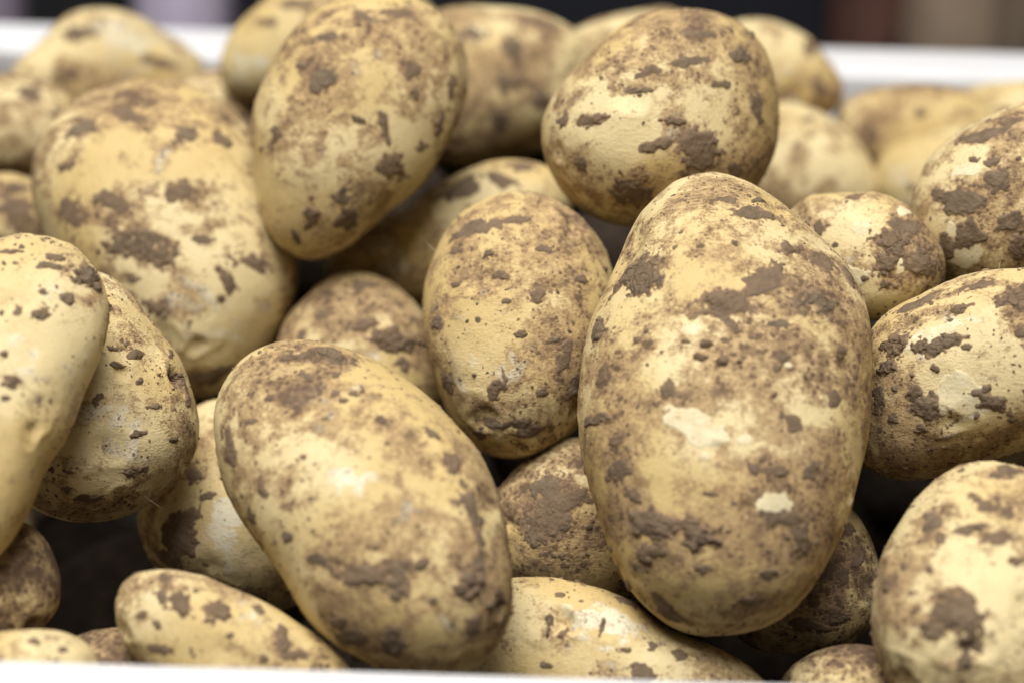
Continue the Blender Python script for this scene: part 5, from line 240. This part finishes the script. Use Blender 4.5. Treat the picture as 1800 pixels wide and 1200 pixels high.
[1,-0.2486,0.0887,-0.138,-0.0208,0.9395,-0.3418,-0.1424,-0.3412,-0.9291,-0.9896,0.0293,0.1409,0.986],
[4,-0.137,0.1598,-0.018,-0.61,-0.2593,-0.7487,-0.5819,-0.4948,0.6454,-0.5379,0.8294,0.151,0.855],
[4,-0.1798,0.2671,-0.114,-0.1108,0.0988,0.9889,0.6923,-0.7062,0.1482,0.713,0.7011,0.0098,1.048],
[2,0.2043,0.0753,-0.066,-0.6498,0.0114,-0.76,0.1491,-0.9786,-0.1421,-0.7453,-0.2057,0.6342,1.029],
[5,0.0829,0.1027,-0.122,-0.3696,-0.2431,0.8968,0.9211,-0.2232,0.3191,0.1226,0.944,0.3065,1.134],
[0,0.2132,0.0832,-0.122,-0.4286,0.8396,-0.3337,0.1272,-0.3095,-0.9423,-0.8945,-0.4463,0.0258,0.969],
[2,0.0269,0.1565,-0.074,-0.4728,0.8726,0.1225,-0.8074,-0.4847,0.3365,0.353,0.0602,0.9337,1.061],
[2,-0.1987,0.316,0.03,-0.0056,-0.2761,0.9611,0.9006,-0.4192,-0.1151,0.4347,0.8649,0.251,1.077],
[0,0.018,0.3328,-0.05,-0.2706,-0.7938,-0.5446,0.9588,-0.2729,-0.0786,-0.0862,-0.5435,0.835,1.022],
[3,0.2187,0.1282,-0.082,-0.8675,-0.2889,0.4049,-0.1617,-0.6059,-0.779,0.4704,-0.7412,0.4789,0.927]
]

# ------------------------------------------------------------------ helpers
def mesh_np(name, V, F, smooth=True):
    me = bpy.data.meshes.new(name); F = np.asarray(F, np.int32); n, k = F.shape
    me.vertices.add(len(V)); me.vertices.foreach_set('co', np.asarray(V, np.float32).ravel())
    me.loops.add(n*k); me.loops.foreach_set('vertex_index', F.ravel())
    me.polygons.add(n); me.polygons.foreach_set('loop_start', np.arange(0, n*k, k, dtype=np.int32))
    me.polygons.foreach_set('use_smooth', np.full(n, smooth)); me.update(); me.validate(); return me
def link(name, me, material, parent=None):
    o = bpy.data.objects.new(name, me); COL.objects.link(o)
    if material and not me.materials: me.materials.append(material)
    if parent: o.parent = parent
    return o
def tag(o, label, cat, group=None):
    o['label'] = label; o['category'] = cat
    if group: o['group'] = group
def empty(name, loc):
    o = bpy.data.objects.new(name, None); o.empty_display_size = .03; COL.objects.link(o); o.location = loc; return o

class NT:
    def __init__(s, name):
        s.m = bpy.data.materials.new(name); s.m.use_nodes = True; s.t = s.m.node_tree
        s.b = s.t.nodes['Principled BSDF']; s.out = s.t.nodes['Material Output']
    def n(s, typ, **kw):
        x = s.t.nodes.new(typ)
        for k, v in kw.items(): setattr(x, k, v)
        return x
    def put(s, sock, v):
        if hasattr(v, 'links') or isinstance(v, bpy.types.NodeSocket): s.t.links.new(v, sock)
        else:
            if hasattr(sock.default_value, '__len__') and len(sock.default_value) == 4 and len(v) == 3: v = (*v, 1)
            sock.default_value = v
    def math(s, op, a, b=0., c=None, clamp=False):
        x = s.n('ShaderNodeMath', operation=op, use_clamp=clamp); s.put(x.inputs[0], a); s.put(x.inputs[1], b)
        if c is not None: s.put(x.inputs[2], c)
        return x.outputs[0]
    def ramp(s, v, lo, hi, a=0., b=1.):
        x = s.n('ShaderNodeMapRange', interpolation_type='SMOOTHSTEP'); s.put(x.inputs['Value'], v)
        for nme, q in (('From Min',lo),('From Max',hi),('To Min',a),('To Max',b)): s.put(x.inputs[nme], q)
        return x.outputs[0]
    def mix(s, f, a, b, mode='MIX'):
        x = s.n('ShaderNodeMix', data_type='RGBA', blend_type=mode); s.put(x.inputs[0], f); s.put(x.inputs[6], a); s.put(x.inputs[7], b)
        return x.outputs[2]
    def noise(s, vec, scale, detail=3, rough=.55, dist=0.):
        x = s.n('ShaderNodeTexNoise'); s.put(x.inputs['Vector'], vec)
        for nme, q in (('Scale',scale),('Detail',detail),('Roughness',rough),('Distortion',dist)): x.inputs[nme].default_value = q
        return x.outputs[0]
    def vor(s, vec, scale, feature='F1', rnd=1.):
        x = s.n('ShaderNodeTexVoronoi', feature=feature); s.put(x.inputs['Vector'], vec); x.inputs['Scale'].default_value = scale
        x.inputs['Randomness'].default_value = rnd; return x
    def vec(s, op, a, b):
        x = s.n('ShaderNodeVectorMath', operation=op); s.put(x.inputs[0], a); s.put(x.inputs[1], b); return x.outputs[0]
    def attr(s, name, kind='GEOMETRY'):
        return s.n('ShaderNodeAttribute', attribute_type=kind, attribute_name=name).outputs['Fac']
    def coords(s):
        c = s.n('ShaderNodeTexCoord').outputs['Object']; r = s.n('ShaderNodeObjectInfo').outputs['Random']
        cv = s.n('ShaderNodeCombineXYZ'); 
        for i, k in enumerate((3.1, 5.7, 2.3)): s.put(cv.inputs[i], s.math('MULTIPLY', r, k))
        return s.vec('ADD', c, cv.outputs[0])
    def bump(s, h, strength, dist, normal=None):
        x = s.n('ShaderNodeBump'); x.inputs['Strength'].default_value = strength; x.inputs['Distance'].default_value = dist; s.put(x.inputs['Height'], h)
        if normal: s.put(x.inputs['Normal'], normal)
        return x.outputs[0]
    def set(s, **kw):
        for k, v in kw.items(): s.put(s.b.inputs[k.replace('_', ' ')], v)
        return s.m

def skin_material():
    t = NT('potato_skin'); v = t.coords()
    dust0 = t.attr('dust'); film0 = t.attr('film'); tone = t.attr('tone'); clean = t.attr('clean')
    nB = t.noise(v, 330, 3, .62); nC = t.noise(v, 1050, 4, .75); nD = t.noise(t.vec('MULTIPLY', v, (1,2.6,1.7)), 900, 3, .7)
    c = lambda x, k: t.math('MULTIPLY', t.math('SUBTRACT', x, .5), k)
    add = lambda *a: a[0] if len(a) == 1 else t.math('ADD', a[0], add(*a[1:]))
    fine = add(c(nB,1.25), c(nC,1.5), c(nD,1.35))
    # fresh skin: cream to yellow
    skin = t.mix(t.ramp(add(tone, t.math('MULTIPLY', fine, .3)), -.3, .3), (.72,.585,.315), (.605,.445,.19))
    bare = t.ramp(add(clean, t.math('MULTIPLY', fine, .6)), .52, .72)
    skin = t.mix(bare, skin, (.775,.70,.50))
    # dry earth rubbed into the skin
    dust = t.math('MULTIPLY', t.ramp(add(dust0, t.math('MULTIPLY', fine, 1.0)), -.34, .34), t.math('SUBTRACT', 1., t.math('MULTIPLY', bare, .75)))
    dusty = t.mix(t.ramp(fine,-.35,.35), (.465,.318,.154), (.335,.216,.104))
    col = t.mix(t.math('MULTIPLY', dust, .88), skin, dusty)
    grime = t.math('MULTIPLY', t.ramp(add(fine, t.math('MULTIPLY', dust0, .25)), -.05, .42), .42)
    col = t.mix(grime, col, (.300,.190,.096))
    d3 = t.vor(v, 1250).outputs['Distance']
    pin = t.ramp(add(d3, c(nB,-.9), t.math('MULTIPLY', dust0, -.12)), .26, .16)
    col = t.mix(t.math('MULTIPLY', pin, .6), col, (.16,.10,.055))
    # brown soil film: thin and feathered, then dense
    fs = add(film0, t.math('MULTIPLY', fine, .95))
    film = t.math('MAXIMUM', t.math('MULTIPLY', t.ramp(fs, .10, .42), .5), t.ramp(fs, .42, .60))
    soil = t.mix(t.ramp(nC,.3,.7), (.120,.074,.043), (.225,.147,.090))
    col = t.mix(t.math('MULTIPLY', film, .92), col, soil)
    # specks of soil and pores
    d1 = t.vor(v, 560).outputs['Distance']; d2 = t.vor(v, 215).outputs['Distance']
    k1 = t.ramp(add(d1, c(nC,.55), t.math('MULTIPLY', film0, -.55), c(nB,-.45), c(nD,.25)), .235, .14)
    k2 = t.ramp(add(d2, c(nC,.35), t.math('MULTIPLY', film0, -.2)), .11, .065)
    fl = t.math('MAXIMUM', k1, k2)
    col = t.mix(t.math('MULTIPLY', fl, .85), col, (.135,.083,.05))
    h = add(t.math('MULTIPLY', film, .55), t.math('MULTIPLY', fl, .4), t.math('MULTIPLY', nC, .6), t.math('MULTIPLY', nB, .4), t.math('MULTIPLY', nD, .75))
    rough = t.math('ADD', .50, t.math('MULTIPLY', t.math('MAXIMUM', dust, film), .32))
    return t.set(Base_Color=col, Roughness=rough, Normal=t.bump(h, .62, .0005), Specular_IOR_Level=.32)
def mud_material(name, cracks):
    t = NT(name); v = t.coords(); rnd = t.n('ShaderNodeObjectInfo').outputs['Random']
    n1 = t.noise(v, 300, 3, .65); n2 = t.noise(v, 1400, 3, .65); hgt = t.attr('rise')
    col = t.mix(t.ramp(n1, .3, .7), (.113,.080,.049), (.192,.138,.087))
    col = t.mix(t.ramp(t.math('ADD', t.math('MULTIPLY', hgt, .55), t.math('MULTIPLY', t.math('SUBTRACT', n2, .5), 1.2)), .3, .8, 0., .7), col, (.237,.178,.121))
    col = t.mix(t.ramp(t.math('ADD', hgt, t.math('MULTIPLY', t.math('SUBTRACT', n2, .5), .5)), .0, .34), (.315,.205,.110), col)
    col = t.mix(t.math('MULTIPLY', rnd, .45), col, (.215,.135,.078))
    h = t.math('ADD', t.math('MULTIPLY', n2, .9), t.math('MULTIPLY', n1, .8))
    if cracks:
        e = t.vor(v, 330, 'DISTANCE_TO_EDGE').outputs['Distance']
        h = t.math('ADD', h, t.math('MULTIPLY', t.ramp(t.math('ADD', e, t.math('MULTIPLY', t.math('SUBTRACT', n1, .5), .12)), .0, .055), .7))
    return t.set(Base_Color=col, Roughness=.85, Normal=t.bump(h, .8, .0006), Specular_IOR_Level=.3)
def plain(name, col, rough=.6, var=.15, scale=60, bump=.0):
    t = NT(name); v = t.n('ShaderNodeTexCoord').outputs['Object']; n = t.noise(v, scale, 5, .6)
    c1 = tuple(x*(1-var) for x in col); c2 = tuple(min(1,x*(1+var)) for x in col)
    kw = dict(Base_Color=t.mix(n, c1, c2), Roughness=rough)
    if bump: kw['Normal'] = t.bump(n, .5, bump)
    return t.set(**kw)
def plastic_material():
    t = NT('white_plastic'); v = t.n('ShaderNodeTexCoord').outputs['Object']
    n = t.noise(v, 30, 5, .65); f = t.noise(v, 900, 4, .7); sc = t.noise(t.vec('MULTIPLY', v, (1,8,8)), 60, 4, .6)
    col = t.mix(t.ramp(n, .35, .75, 0, .35), (.80,.80,.82), (.74,.73,.72))
    col = t.mix(t.ramp(t.math('ADD', f, t.math('MULTIPLY', t.math('SUBTRACT', n, .5), .5)), .64, .74, 0, .7), col, (.34,.27,.21))
    col = t.mix(t.ramp(sc, .5, .75, 0, .30), col, (.55,.48,.40))
    return t.set(Base_Color=col, Roughness=.42, Normal=t.bump(t.math('ADD', n, t.math('MULTIPLY', sc, .3)), .15, .0006))
SKIN = skin_material(); MUD = mud_material('mud', False); CLOD = mud_material('cracked_mud', True); CRUMB = mud_material('soil_crumb', False)
def bare_material():
    t = NT('bare_flesh'); v = t.coords(); n = t.noise(v, 420, 4, .65); n2 = t.noise(v, 1500, 3, .6)
    col = t.mix(t.ramp(n, .35, .7), (.735,.645,.425), (.64,.525,.30)); col = t.mix(t.ramp(n2, .62, .72), col, (.40,.28,.15))
    return t.set(Base_Color=col, Roughness=.6, Normal=t.bump(t.math('ADD', n, n2), .4, .0004), Specular_IOR_Level=.35)
def gap_shade_material():  # near-black colour stands in for the deep shade between potatoes
    t = NT('gap_shade_skin'); v = t.coords(); n = t.noise(v, 120, 5, .65); n2 = t.noise(v, 900, 4, .65)
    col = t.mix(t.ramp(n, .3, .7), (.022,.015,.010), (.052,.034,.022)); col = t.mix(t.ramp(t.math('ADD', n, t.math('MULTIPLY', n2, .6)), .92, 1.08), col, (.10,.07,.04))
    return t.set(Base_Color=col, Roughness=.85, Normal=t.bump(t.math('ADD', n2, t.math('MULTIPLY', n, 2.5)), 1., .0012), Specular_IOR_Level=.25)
BARE = bare_material(); GAP_SHADE = gap_shade_material(); PLASTIC = plastic_material(); FIBRE = plain('root_fibre', (.55,.44,.30), .7)

# ------------------------------------------------------------------ the surface below and the crate
def box(name, x0, x1, y0, y1, z0, z1, material, parent=None, bevel=.002, seg=2):
    import bmesh
    bm = bmesh.new(); bmesh.ops.create_cube(bm, size=1)
    for vtx in bm.verts: vtx.co = Vector(((x0+x1)/2+vtx.co.x*(x1-x0), (y0+y1)/2+vtx.co.y*(y1-y0), (z0+z1)/2+vtx.co.z*(z1-z0)))
    bmesh.ops.bevel(bm, geom=list(bm.edges), offset=bevel, segments=seg, affect='EDGES', profile=.6)
    me = bpy.data.meshes.new(name); bm.to_mesh(me); bm.free()
    for pl in me.polygons: pl.use_smooth = True
    return link(name, me, material, parent)
FLOORZ = -.200
t = link('table_top', mesh_np('table_top', [(-1.6,-.9,FLOORZ),(1.6,-.9,FLOORZ),(1.6,2.2,FLOORZ),(-1.6,2.2,FLOORZ)], [(0,1,2,3)]), plain('dark_table', (.035,.032,.033), .7, .4, 14, .001))
t['kind'] = 'structure'
crate = empty('crate', (0,.186,FLOORZ)); tag(crate, 'white plastic crate holding the pile of potatoes, rim at front and back', 'crate')
def sweep_rim(x0, x1, y0, y1, prof, rad=.02, seg=6):
    """closed rounded rectangle of inner size; prof = (outward, z) points"""
    path = []
    for cx, cy, a0 in ((x1-rad,y1-rad,0),(x0+rad,y1-rad,90),(x0+rad,y0+rad,180),(x1-rad,y0+rad,270)):
        for k in range(seg+1):
            a = math.radians(a0+90*k/seg); path.append((cx, cy, math.cos(a), math.sin(a)))
    V, F = [], []; n = len(prof)
    for (cx, cy, ca, sa) in path:
        for (o_, z) in prof: V.append((cx+ca*(rad+o_), cy+sa*(rad+o_), z))
    L = len(path)
    for i in range(L):
        for j in range(n): F.append((i*n+j, ((i+1)%L)*n+j, ((i+1)%L)*n+(j+1)%n, i*n+(j+1)%n))
    return V, F
def rounded(x0, x1, z0, z1, r, k=4):
    P = []
    for cx, cz, a0 in ((x1-r,z1-r,0),(x0+r,z1-r,90),(x0+r,z0+r,180),(x1-r,z0+r,270)):
        for i in range(k+1):
            a = math.radians(a0+90*i/k); P.append((cx+r*math.cos(a), cz+r*math.sin(a)))
    return P
V, F = sweep_rim(-.29, .29, 0, .372, rounded(-.0005, .0325, -.012, 0, .0018))
rim = link('rim', mesh_np('rim', np.array(V)-np.array((0,.186,FLOORZ)), F), PLASTIC, crate)
for (a, b, c_, d_) in ((-.29,.29,-.0042,-.0002),(-.29,.29,.3722,.3762)):
    w = box('wall', a, b, c_-.186, d_-.186, .006, .189, PLASTIC, crate, .0008)
for (a, b) in ((-.2942,-.2902),(.2902,.2942)):
    w = box('wall', a, b, -.1902, .1902, .006, .189, PLASTIC, crate, .0008)
box('base', -.2942, .2942, -.1902, .1902, .001, .0058, PLASTIC, crate, .0008)
for x in np.linspace(-.24, .24, 7):
    for y in (-.1945, .1905):
        box('rib', x-.002, x+.002, y, y+.004, .01, .188, PLASTIC, crate, .0005)
# loose soil on the crate's base
n = 90; gx, gy = np.meshgrid(np.linspace(-.288,.288,n), np.linspace(.002,.370,n), indexing='ij')
P = np.stack([gx.ravel(), gy.ravel(), np.zeros(n*n)], 1); P[:,2] = -.186 + .006*fbm(P*40, 4, 3) + .004*np.abs(fbm(P*160, 3, 9))
i = np.arange(n*n).reshape(n,n); q = np.stack([i[:-1,:-1],i[1:,:-1],i[1:,1:],i[:-1,1:]],-1).reshape(-1,4)
o = link('loose_soil', mesh_np('loose_soil', P, q), plain('dark_soil', (.07,.046,.03), .9, .4, 300, .002)); tag(o, 'loose dark soil on the floor of the crate', 'soil'); o['kind'] = 'stuff'

# ------------------------------------------------------------------ potatoes
def build_patch(sh, pd, idx, parent):
    p0, e1, e2, th, kind = np.array(pd[0:3]), np.array(pd[3:6]), np.array(pd[6:9]), pd[9], pd[10]
    R = max(np.linalg.norm(e1), np.linalg.norm(e2)); ext = 1.55 if kind != 'b' else 1.3
    n = int(np.clip(2*ext*R/.00026, 18, 84)) if kind != 'b' else 22
    s, t_ = np.meshgrid(np.linspace(-ext,ext,n), np.linspace(-ext,ext,n), indexing='ij')
    s, t_ = s.ravel(), t_.ravel()
    P = p0 + s[:,None]*e1 + t_[:,None]*e2
    pt, N = sh.frame(sh.dirs(P))
    sd = sh.seed*31 + idx*7
    rr = np.sqrt(s*s+t_*t_)
    if kind == 'p':
        f = 1 - rr + .6*fbm(pt/(R*.7)+idx*1.3, 3, sd, .6) + .25*fbm(pt/.0012, 2, sd+9)
        h = np.where(f > 0, th*np.clip(f/.1, .25, 1), -.00012); keep = f > -.15
    elif kind == 'b':
        f = 1 - rr + .42*fbm(pt/(R*.9)+idx, 3, sd)
        f = f*1.2
        h = .55*th*np.sqrt(np.clip(f, 0, 1))*(.9+.3*fbm(pt/(R*.5), 2, sd+3)) - np.where(f < 0, .00025, 0)
        keep = f > -.25
    else:
        f = 1 - rr + .80*fbm(pt/(R*.75)+idx*1.7, 3, sd, .65) + .5*fbm(pt/.0015, 2, sd+9, .65)
        f = f - .08
        rise = np.clip(f/.5, 0, 1); rise = rise*rise*(3-2*rise)
        th *= .55; body = .62 + .45*fbm(pt/(R*.35), 3, sd+5, .6) + .22*fbm(pt/.0011, 2, sd+6)
        h = th*rise*np.clip(body, .18, 1.3)
        if kind == 'c':
            w = pt + .0012*np.stack([vnoise(pt/.002, sd+a) for a in (1,2,3)], 1)
            rg = np.abs(vnoise(w/.0034, sd+11)); rg2 = np.abs(vnoise(w/.0021, sd+12))
            h = h - th*rise*(.55*np.exp(-(rg/.05)**2) + .3*np.exp(-(rg2/.06)**2))
        h = h*1.0 - .00022*(1-np.clip(f/.06+1, 0, 1)) + .00002
        h = np.where(f < 0, -.00012 - .0004*np.clip(-f, 0, .4), h)
        keep = f > -.18
    Q = pt + N*h[:,None]
    i = np.arange(n*n).reshape(n,n); q = np.stack([i[:-1,:-1],i[1:,:-1],i[1:,1:],i[:-1,1:]],-1).reshape(-1,4)
    q = q[keep[q].any(1)]
    if len(q) < 6: return
    used, inv = np.unique(q, return_inverse=True); q = inv.reshape(-1,4); Q = Q[used]; hh = np.clip(h[used]/max(th,1e-5)*1.1, 0, 1)
    a, b, c_ = Q[q[:,0]], Q[q[:,1]], Q[q[:,2]]
    if (np.cross(b-a, c_-a)*N[used][q[:,0]]).sum() < 0: q = q[:,::-1]
    name = {'b':'soil_pebble','p':'peeled_skin'}.get(kind, 'mud_patch')
    me = mesh_np(name, Q, q); at = me.attributes.new('rise', 'FLOAT', 'POINT'); at.data.foreach_set('value', hh.astype(np.float32))
    return link(name, me, {'c':CLOD,'p':BARE}.get(kind, MUD), parent)
ICO = None
def crumbs(sh, count, seed, parent, stain_fn):
    rng = np.random.default_rng(seed)
    d = rng.normal(size=(count*3,3)); d /= np.linalg.norm(d,axis=1)[:,None]
    p = sh.surf(d)
    w = fbm(p/.009, 2, seed) + .35*stain_fn(p) + rng.normal(size=len(p))*.35
    d = d[np.argsort(-w)[:count]]
    p, N = sh.frame(d)
    oc = np.array([(1,0,0),(.5,.87,0),(-.5,.87,0),(-1,0,0),(-.5,-.87,0),(.5,-.87,0),(.5,.3,.75),(-.5,.35,.8),(0,-.5,.7)], float)
    of = np.array([(0,1,6),(1,2,7),(1,7,6),(2,3,7),(3,4,8),(3,8,7),(4,5,8),(5,0,6),(5,6,8),(6,7,8)])
    V = np.zeros((count,9,3)); 
    r = .00022*np.exp(rng.normal(size=count)*.62)+.00010; r = np.minimum(r, .0012)
    t1 = np.cross(N, rng.normal(size=(count,3))); t1 /= np.linalg.norm(t1,axis=1)[:,None]; t2 = np.cross(N, t1)
    st1 = r*rng.uniform(.7,1.5,count); st2 = r*rng.uniform(.6,1.1,count); hz = r*rng.uniform(.35,.95,count)
    jit = oc[None] + rng.normal(size=(count,9,3))*.17
    jit[:,:6,2] = -.25
    V = p[:,None] + jit[...,0:1]*t1[:,None]*st1[:,None,None] + jit[...,1:2]*t2[:,None]*st2[:,None,None] + jit[...,2:3]*N[:,None]*hz[:,None,None]
    Fc = (of[None] + (np.arange(count)*9)[:,None,None]).reshape(-1,3)
    me = mesh_np('soil_crumbs', V.reshape(-1,3), Fc, True)
    at = me.attributes.new('rise', 'FLOAT', 'POINT'); at.data.foreach_set('value', (np.tile(np.array([.2]*6+[1.]*3), count)*np.repeat(rng.uniform(.1,1.,count), 9)).astype(np.float32))
    o = link('soil_crumbs', me, CRUMB, parent); o['kind'] = 'stuff'; return o
def tube(name, pts, r, parent, material):
    pts = [Vector(q) for q in pts]; V, F = [], []
    for i, q in enumerate(pts):
        d = (pts[min(i+1,len(pts)-1)]-pts[max(i-1,0)]).normalized(); a = d.orthogonal().normalized(); b = d.cross(a)
        rr = r*(1-.75*i/(len(pts)-1))
        for k in range(5): V.append(q + (a*math.cos(k*1.2566)+b*math.sin(k*1.2566))*rr)
    for i in range(len(pts)-1):
        for k in range(5): F.append((i*5+k, i*5+(k+1)%5, i*5+5+(k+1)%5, i*5+5+k))
    return link(name, mesh_np(name, [tuple(x) for x in V], F), material, parent)
SPH = {}
def stain_of(blobs, p):
    s = np.zeros(len(p))
    for b in blobs:
        p0, e1, e2 = np.array(b[0:3]), np.array(b[3:6]), np.array(b[6:9]); d = p - p0
        nn = np.cross(e1, e2); nn /= np.linalg.norm(nn)
        u = d@e1/(e1@e1); w = d@e2/(e2@e2); z = d@nn/(.5*(np.linalg.norm(e1)+np.linalg.norm(e2))+.006)
        s += b[9]*np.exp(-(u*u+w*w)*.8 - z*z)
    return s
def fields(me, p, size, seed, dirt, blobs, patches, eyes=()):
    """where the earth sticks: per-point amounts read by the skin material"""
    s = stain_of(blobs, p); o3 = seed*1.37
    w = p + .004*np.stack([vnoise(p/.009+o3, seed+a) for a in (1,2,3)], 1)
    nA = fbm(w/.021+o3, 3, seed+20, .6); nB = fbm(w/.0062+o3, 3, seed+30, .62)
    A = np.array([1., 2.6, 1.8]); st = fbm(w*A/.008+o3, 3, seed+40, .6)
    halo = np.zeros(len(p)); rg = np.random.default_rng(seed)
    for (ex, ey, ez, er, ed) in eyes:
        halo = np.maximum(halo, min(1., ed/.0011)*.9*np.exp(-((p-np.array((ex,ey,ez)))**2).sum(1)/(er*1.0)**2))
    for q in patches:
        R_ = max(.5*(math.dist((0,0,0), q[3:6])+math.dist((0,0,0), q[6:9])), .0008)
        d = p - np.array(q[0:3]); u = d@np.array(q[3:6])/max(np.dot(q[3:6],q[3:6]),1e-9); v_ = d@np.array(q[6:9])/max(np.dot(q[6:9],q[6:9]),1e-9)
        halo = np.maximum(halo, rg.uniform(.25,.75)*np.exp(-np.maximum(0, np.sqrt(u*u+v_*v_)-.6)**2*1.5)*np.exp(-((d**2).sum(1))/(3*R_)**2))
    base = .45*s + dirt
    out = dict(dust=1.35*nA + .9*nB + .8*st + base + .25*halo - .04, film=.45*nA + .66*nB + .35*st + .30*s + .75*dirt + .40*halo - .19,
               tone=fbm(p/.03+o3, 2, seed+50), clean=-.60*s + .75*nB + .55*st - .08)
    for k, val in out.items():
        at = me.attributes.new(k, 'FLOAT', 'POINT'); at.data.foreach_set('value', val.astype(np.float32))
for D_ in POTATOES:
    N_ = D_['N']
    if N_ not in SPH: SPH[N_] = cube_sphere(N_)
    dirs, quads = SPH[N_]; sh = Shape(D_)
    Vp = sh.surf(dirs); me = mesh_np('potato', Vp, quads)
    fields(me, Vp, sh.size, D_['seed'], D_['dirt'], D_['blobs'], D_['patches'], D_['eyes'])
    R = np.array(D_['rot']).reshape(3,3)
    root = link('potato', me, GAP_SHADE if D_['dirt'] > .9 else SKIN); mw = Matrix(R.tolist()).to_4x4(); mw.translation = Vector(D_['loc']); root.matrix_world = mw  # top dirt value picks the skin with gap shade in its colour
    tag(root, D_['label'], 'potato', 'potatoes heaped in the crate')
    for j, pd in enumerate(D_['patches']): build_patch(sh, pd, j, root)
    if N_ >= 56: crumbs(sh, int(300 if N_ < 80 else 620), D_['seed'], root, lambda p, B_=D_['blobs']: stain_of(B_, p))
    if N_ >= 80:
        rg = np.random.default_rng(D_['seed']+2)
        for k in range(2):
            n0 = rg.normal(size=(1,3)); n0[0] += np.array((0,1.3,.6))@np.linalg.inv(np.array(D_['ax']).reshape(3,3)/sh.size)*.4
            p, nn = sh.frame(n0); L = rg.uniform(.0015,.004); sd = rg.normal(size=3)*1.1
            tube('root_hair', [p[0]+nn[0]*L*f+sd*L*f*f for f in (-.05,.3,.6,.85,1)], 0.00006, root, FIBRE)
# potatoes lower in the heap (gap shade put into their colour) and those beyond the picture's edges
SPH[32] = cube_sphere(32)
variants = []
for k in range(12):
    rg = np.random.default_rng(900+k); sd = 700+k*9
    d = dict(ax=[.036,0,0,0,.026,0,0,0,.024], F=[1.]+(rg.normal(size=8)*np.repeat([.03,.03,.02,.01],2)).tolist(), seed=sd, lump=.03, eyes=[])
    Vp = Shape(d).surf(SPH[32][0]); me = mesh_np('potato', Vp, SPH[32][1]); fields(me, Vp, .028, sd, .02, [], [])
    me.materials.append(GAP_SHADE if k < 6 else SKIN); variants.append(me)
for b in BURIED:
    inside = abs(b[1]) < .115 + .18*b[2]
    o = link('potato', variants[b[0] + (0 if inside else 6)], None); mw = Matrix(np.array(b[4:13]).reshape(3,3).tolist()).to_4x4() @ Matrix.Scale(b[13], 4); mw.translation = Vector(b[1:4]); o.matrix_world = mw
    if inside: tag(o, 'filler potato coloured near-black for the shade deep in the heap, hidden or nearly hidden by those on top', 'potato', 'potatoes buried in the heap')
    else: tag(o, 'potato at the side of the heap, at or beyond the picture edge', 'potato', 'potatoes at the sides of the heap')

# ------------------------------------------------------------------ soil specks on the front rim
rg = np.random.default_rng(5); V, F = [], []
for k in range(420):
    x = rg.uniform(-.12,.11) if k > 260 else -.118+abs(rg.normal())*.03; y = -rg.uniform(.001,.030); r = .00012*math.exp(rg.normal()*.55)+.00008
    b = len(V); n = 6
    for q in range(n): V.append((x+r*rg.uniform(.7,1.3)*math.cos(q*1.047), y+r*rg.uniform(.6,1.2)*math.sin(q*1.047), -.00003))
    V.append((x+r*.2, y, r*rg.uniform(.3,.9)))
    for q in range(n): F.append((b+q, b+(q+1)%n, b+n))
o = link('soil_specks', mesh_np('soil_specks', V, F), CRUMB); tag(o, 'tiny soil specks scattered on the white front rim', 'soil'); o['kind'] = 'stuff'

# ------------------------------------------------------------------ blurred things on the table behind the crate
def lump(name, c, half, material, seed, amp=.1, flat=.35, p=3.0, parent=None):
    d, q = cube_sphere(20); n_ = d/((np.abs(d)**p).sum(1)**(1/p))[:,None]
    P = n_*np.array(half)*(1+amp*fbm(d*2.2+seed, 3, seed))[:,None]
    P[:,2] = np.maximum(P[:,2], -half[2]*.98)
    o = link(name, mesh_np(name, P + np.array((0,0,half[2]*.98)), q), material, parent); o.location = (c[0], c[1], FLOORZ+.001); return o
o = box('navy_box', -.158, .175, .80, 1.05, FLOORZ+.001, .06, plain('navy_plastic', (.010,.011,.017), .6, .3, 20), None, .006); tag(o, 'blurred dark navy box behind the crate at top centre', 'box')
o = lump('lilac_bag', (-.199,.86), (.030,.05,.14), plain('lilac_cloth', (.66,.58,.74), .8, .1, 30), 4, .08); tag(o, 'blurred lilac cloth bag behind the crate at top left', 'bag')
o = box('black_box', -.292, -.236, .84, 1.0, FLOORZ+.001, .05, plain('black_plastic', (.012,.012,.014), .6, .3, 20), None, .005); tag(o, 'blurred black box left of the lilac bag, at the top left corner', 'box')
o = lump('mauve_bag', (-.330,.88), (.034,.05,.13), plain('mauve_cloth', (.36,.30,.38), .8, .1, 30), 8, .08); tag(o, 'blurred mauve bag at the extreme top left corner', 'bag')
o = lump('brown_sack', (.198,.90), (.036,.05,.125), plain('red_brown_sacking', (.15,.068,.05), .9, .3, 25), 21, .12); tag(o, 'blurred red-brown sack behind the right back rim', 'sack')
o = lump('tan_sack', (.266,.88), (.040,.06,.125), plain('tan_sacking', (.27,.20,.14), .9, .35, 18), 13, .12); tag(o, 'blurred tan sack behind the back rim at top right', 'sack')
o = lump('maroon_sack', (.348,.90), (.046,.05,.12), plain('maroon_sacking', (.15,.055,.05), .9, .3, 25), 27, .12); tag(o, 'blurred maroon sack at the extreme top right corner', 'sack')
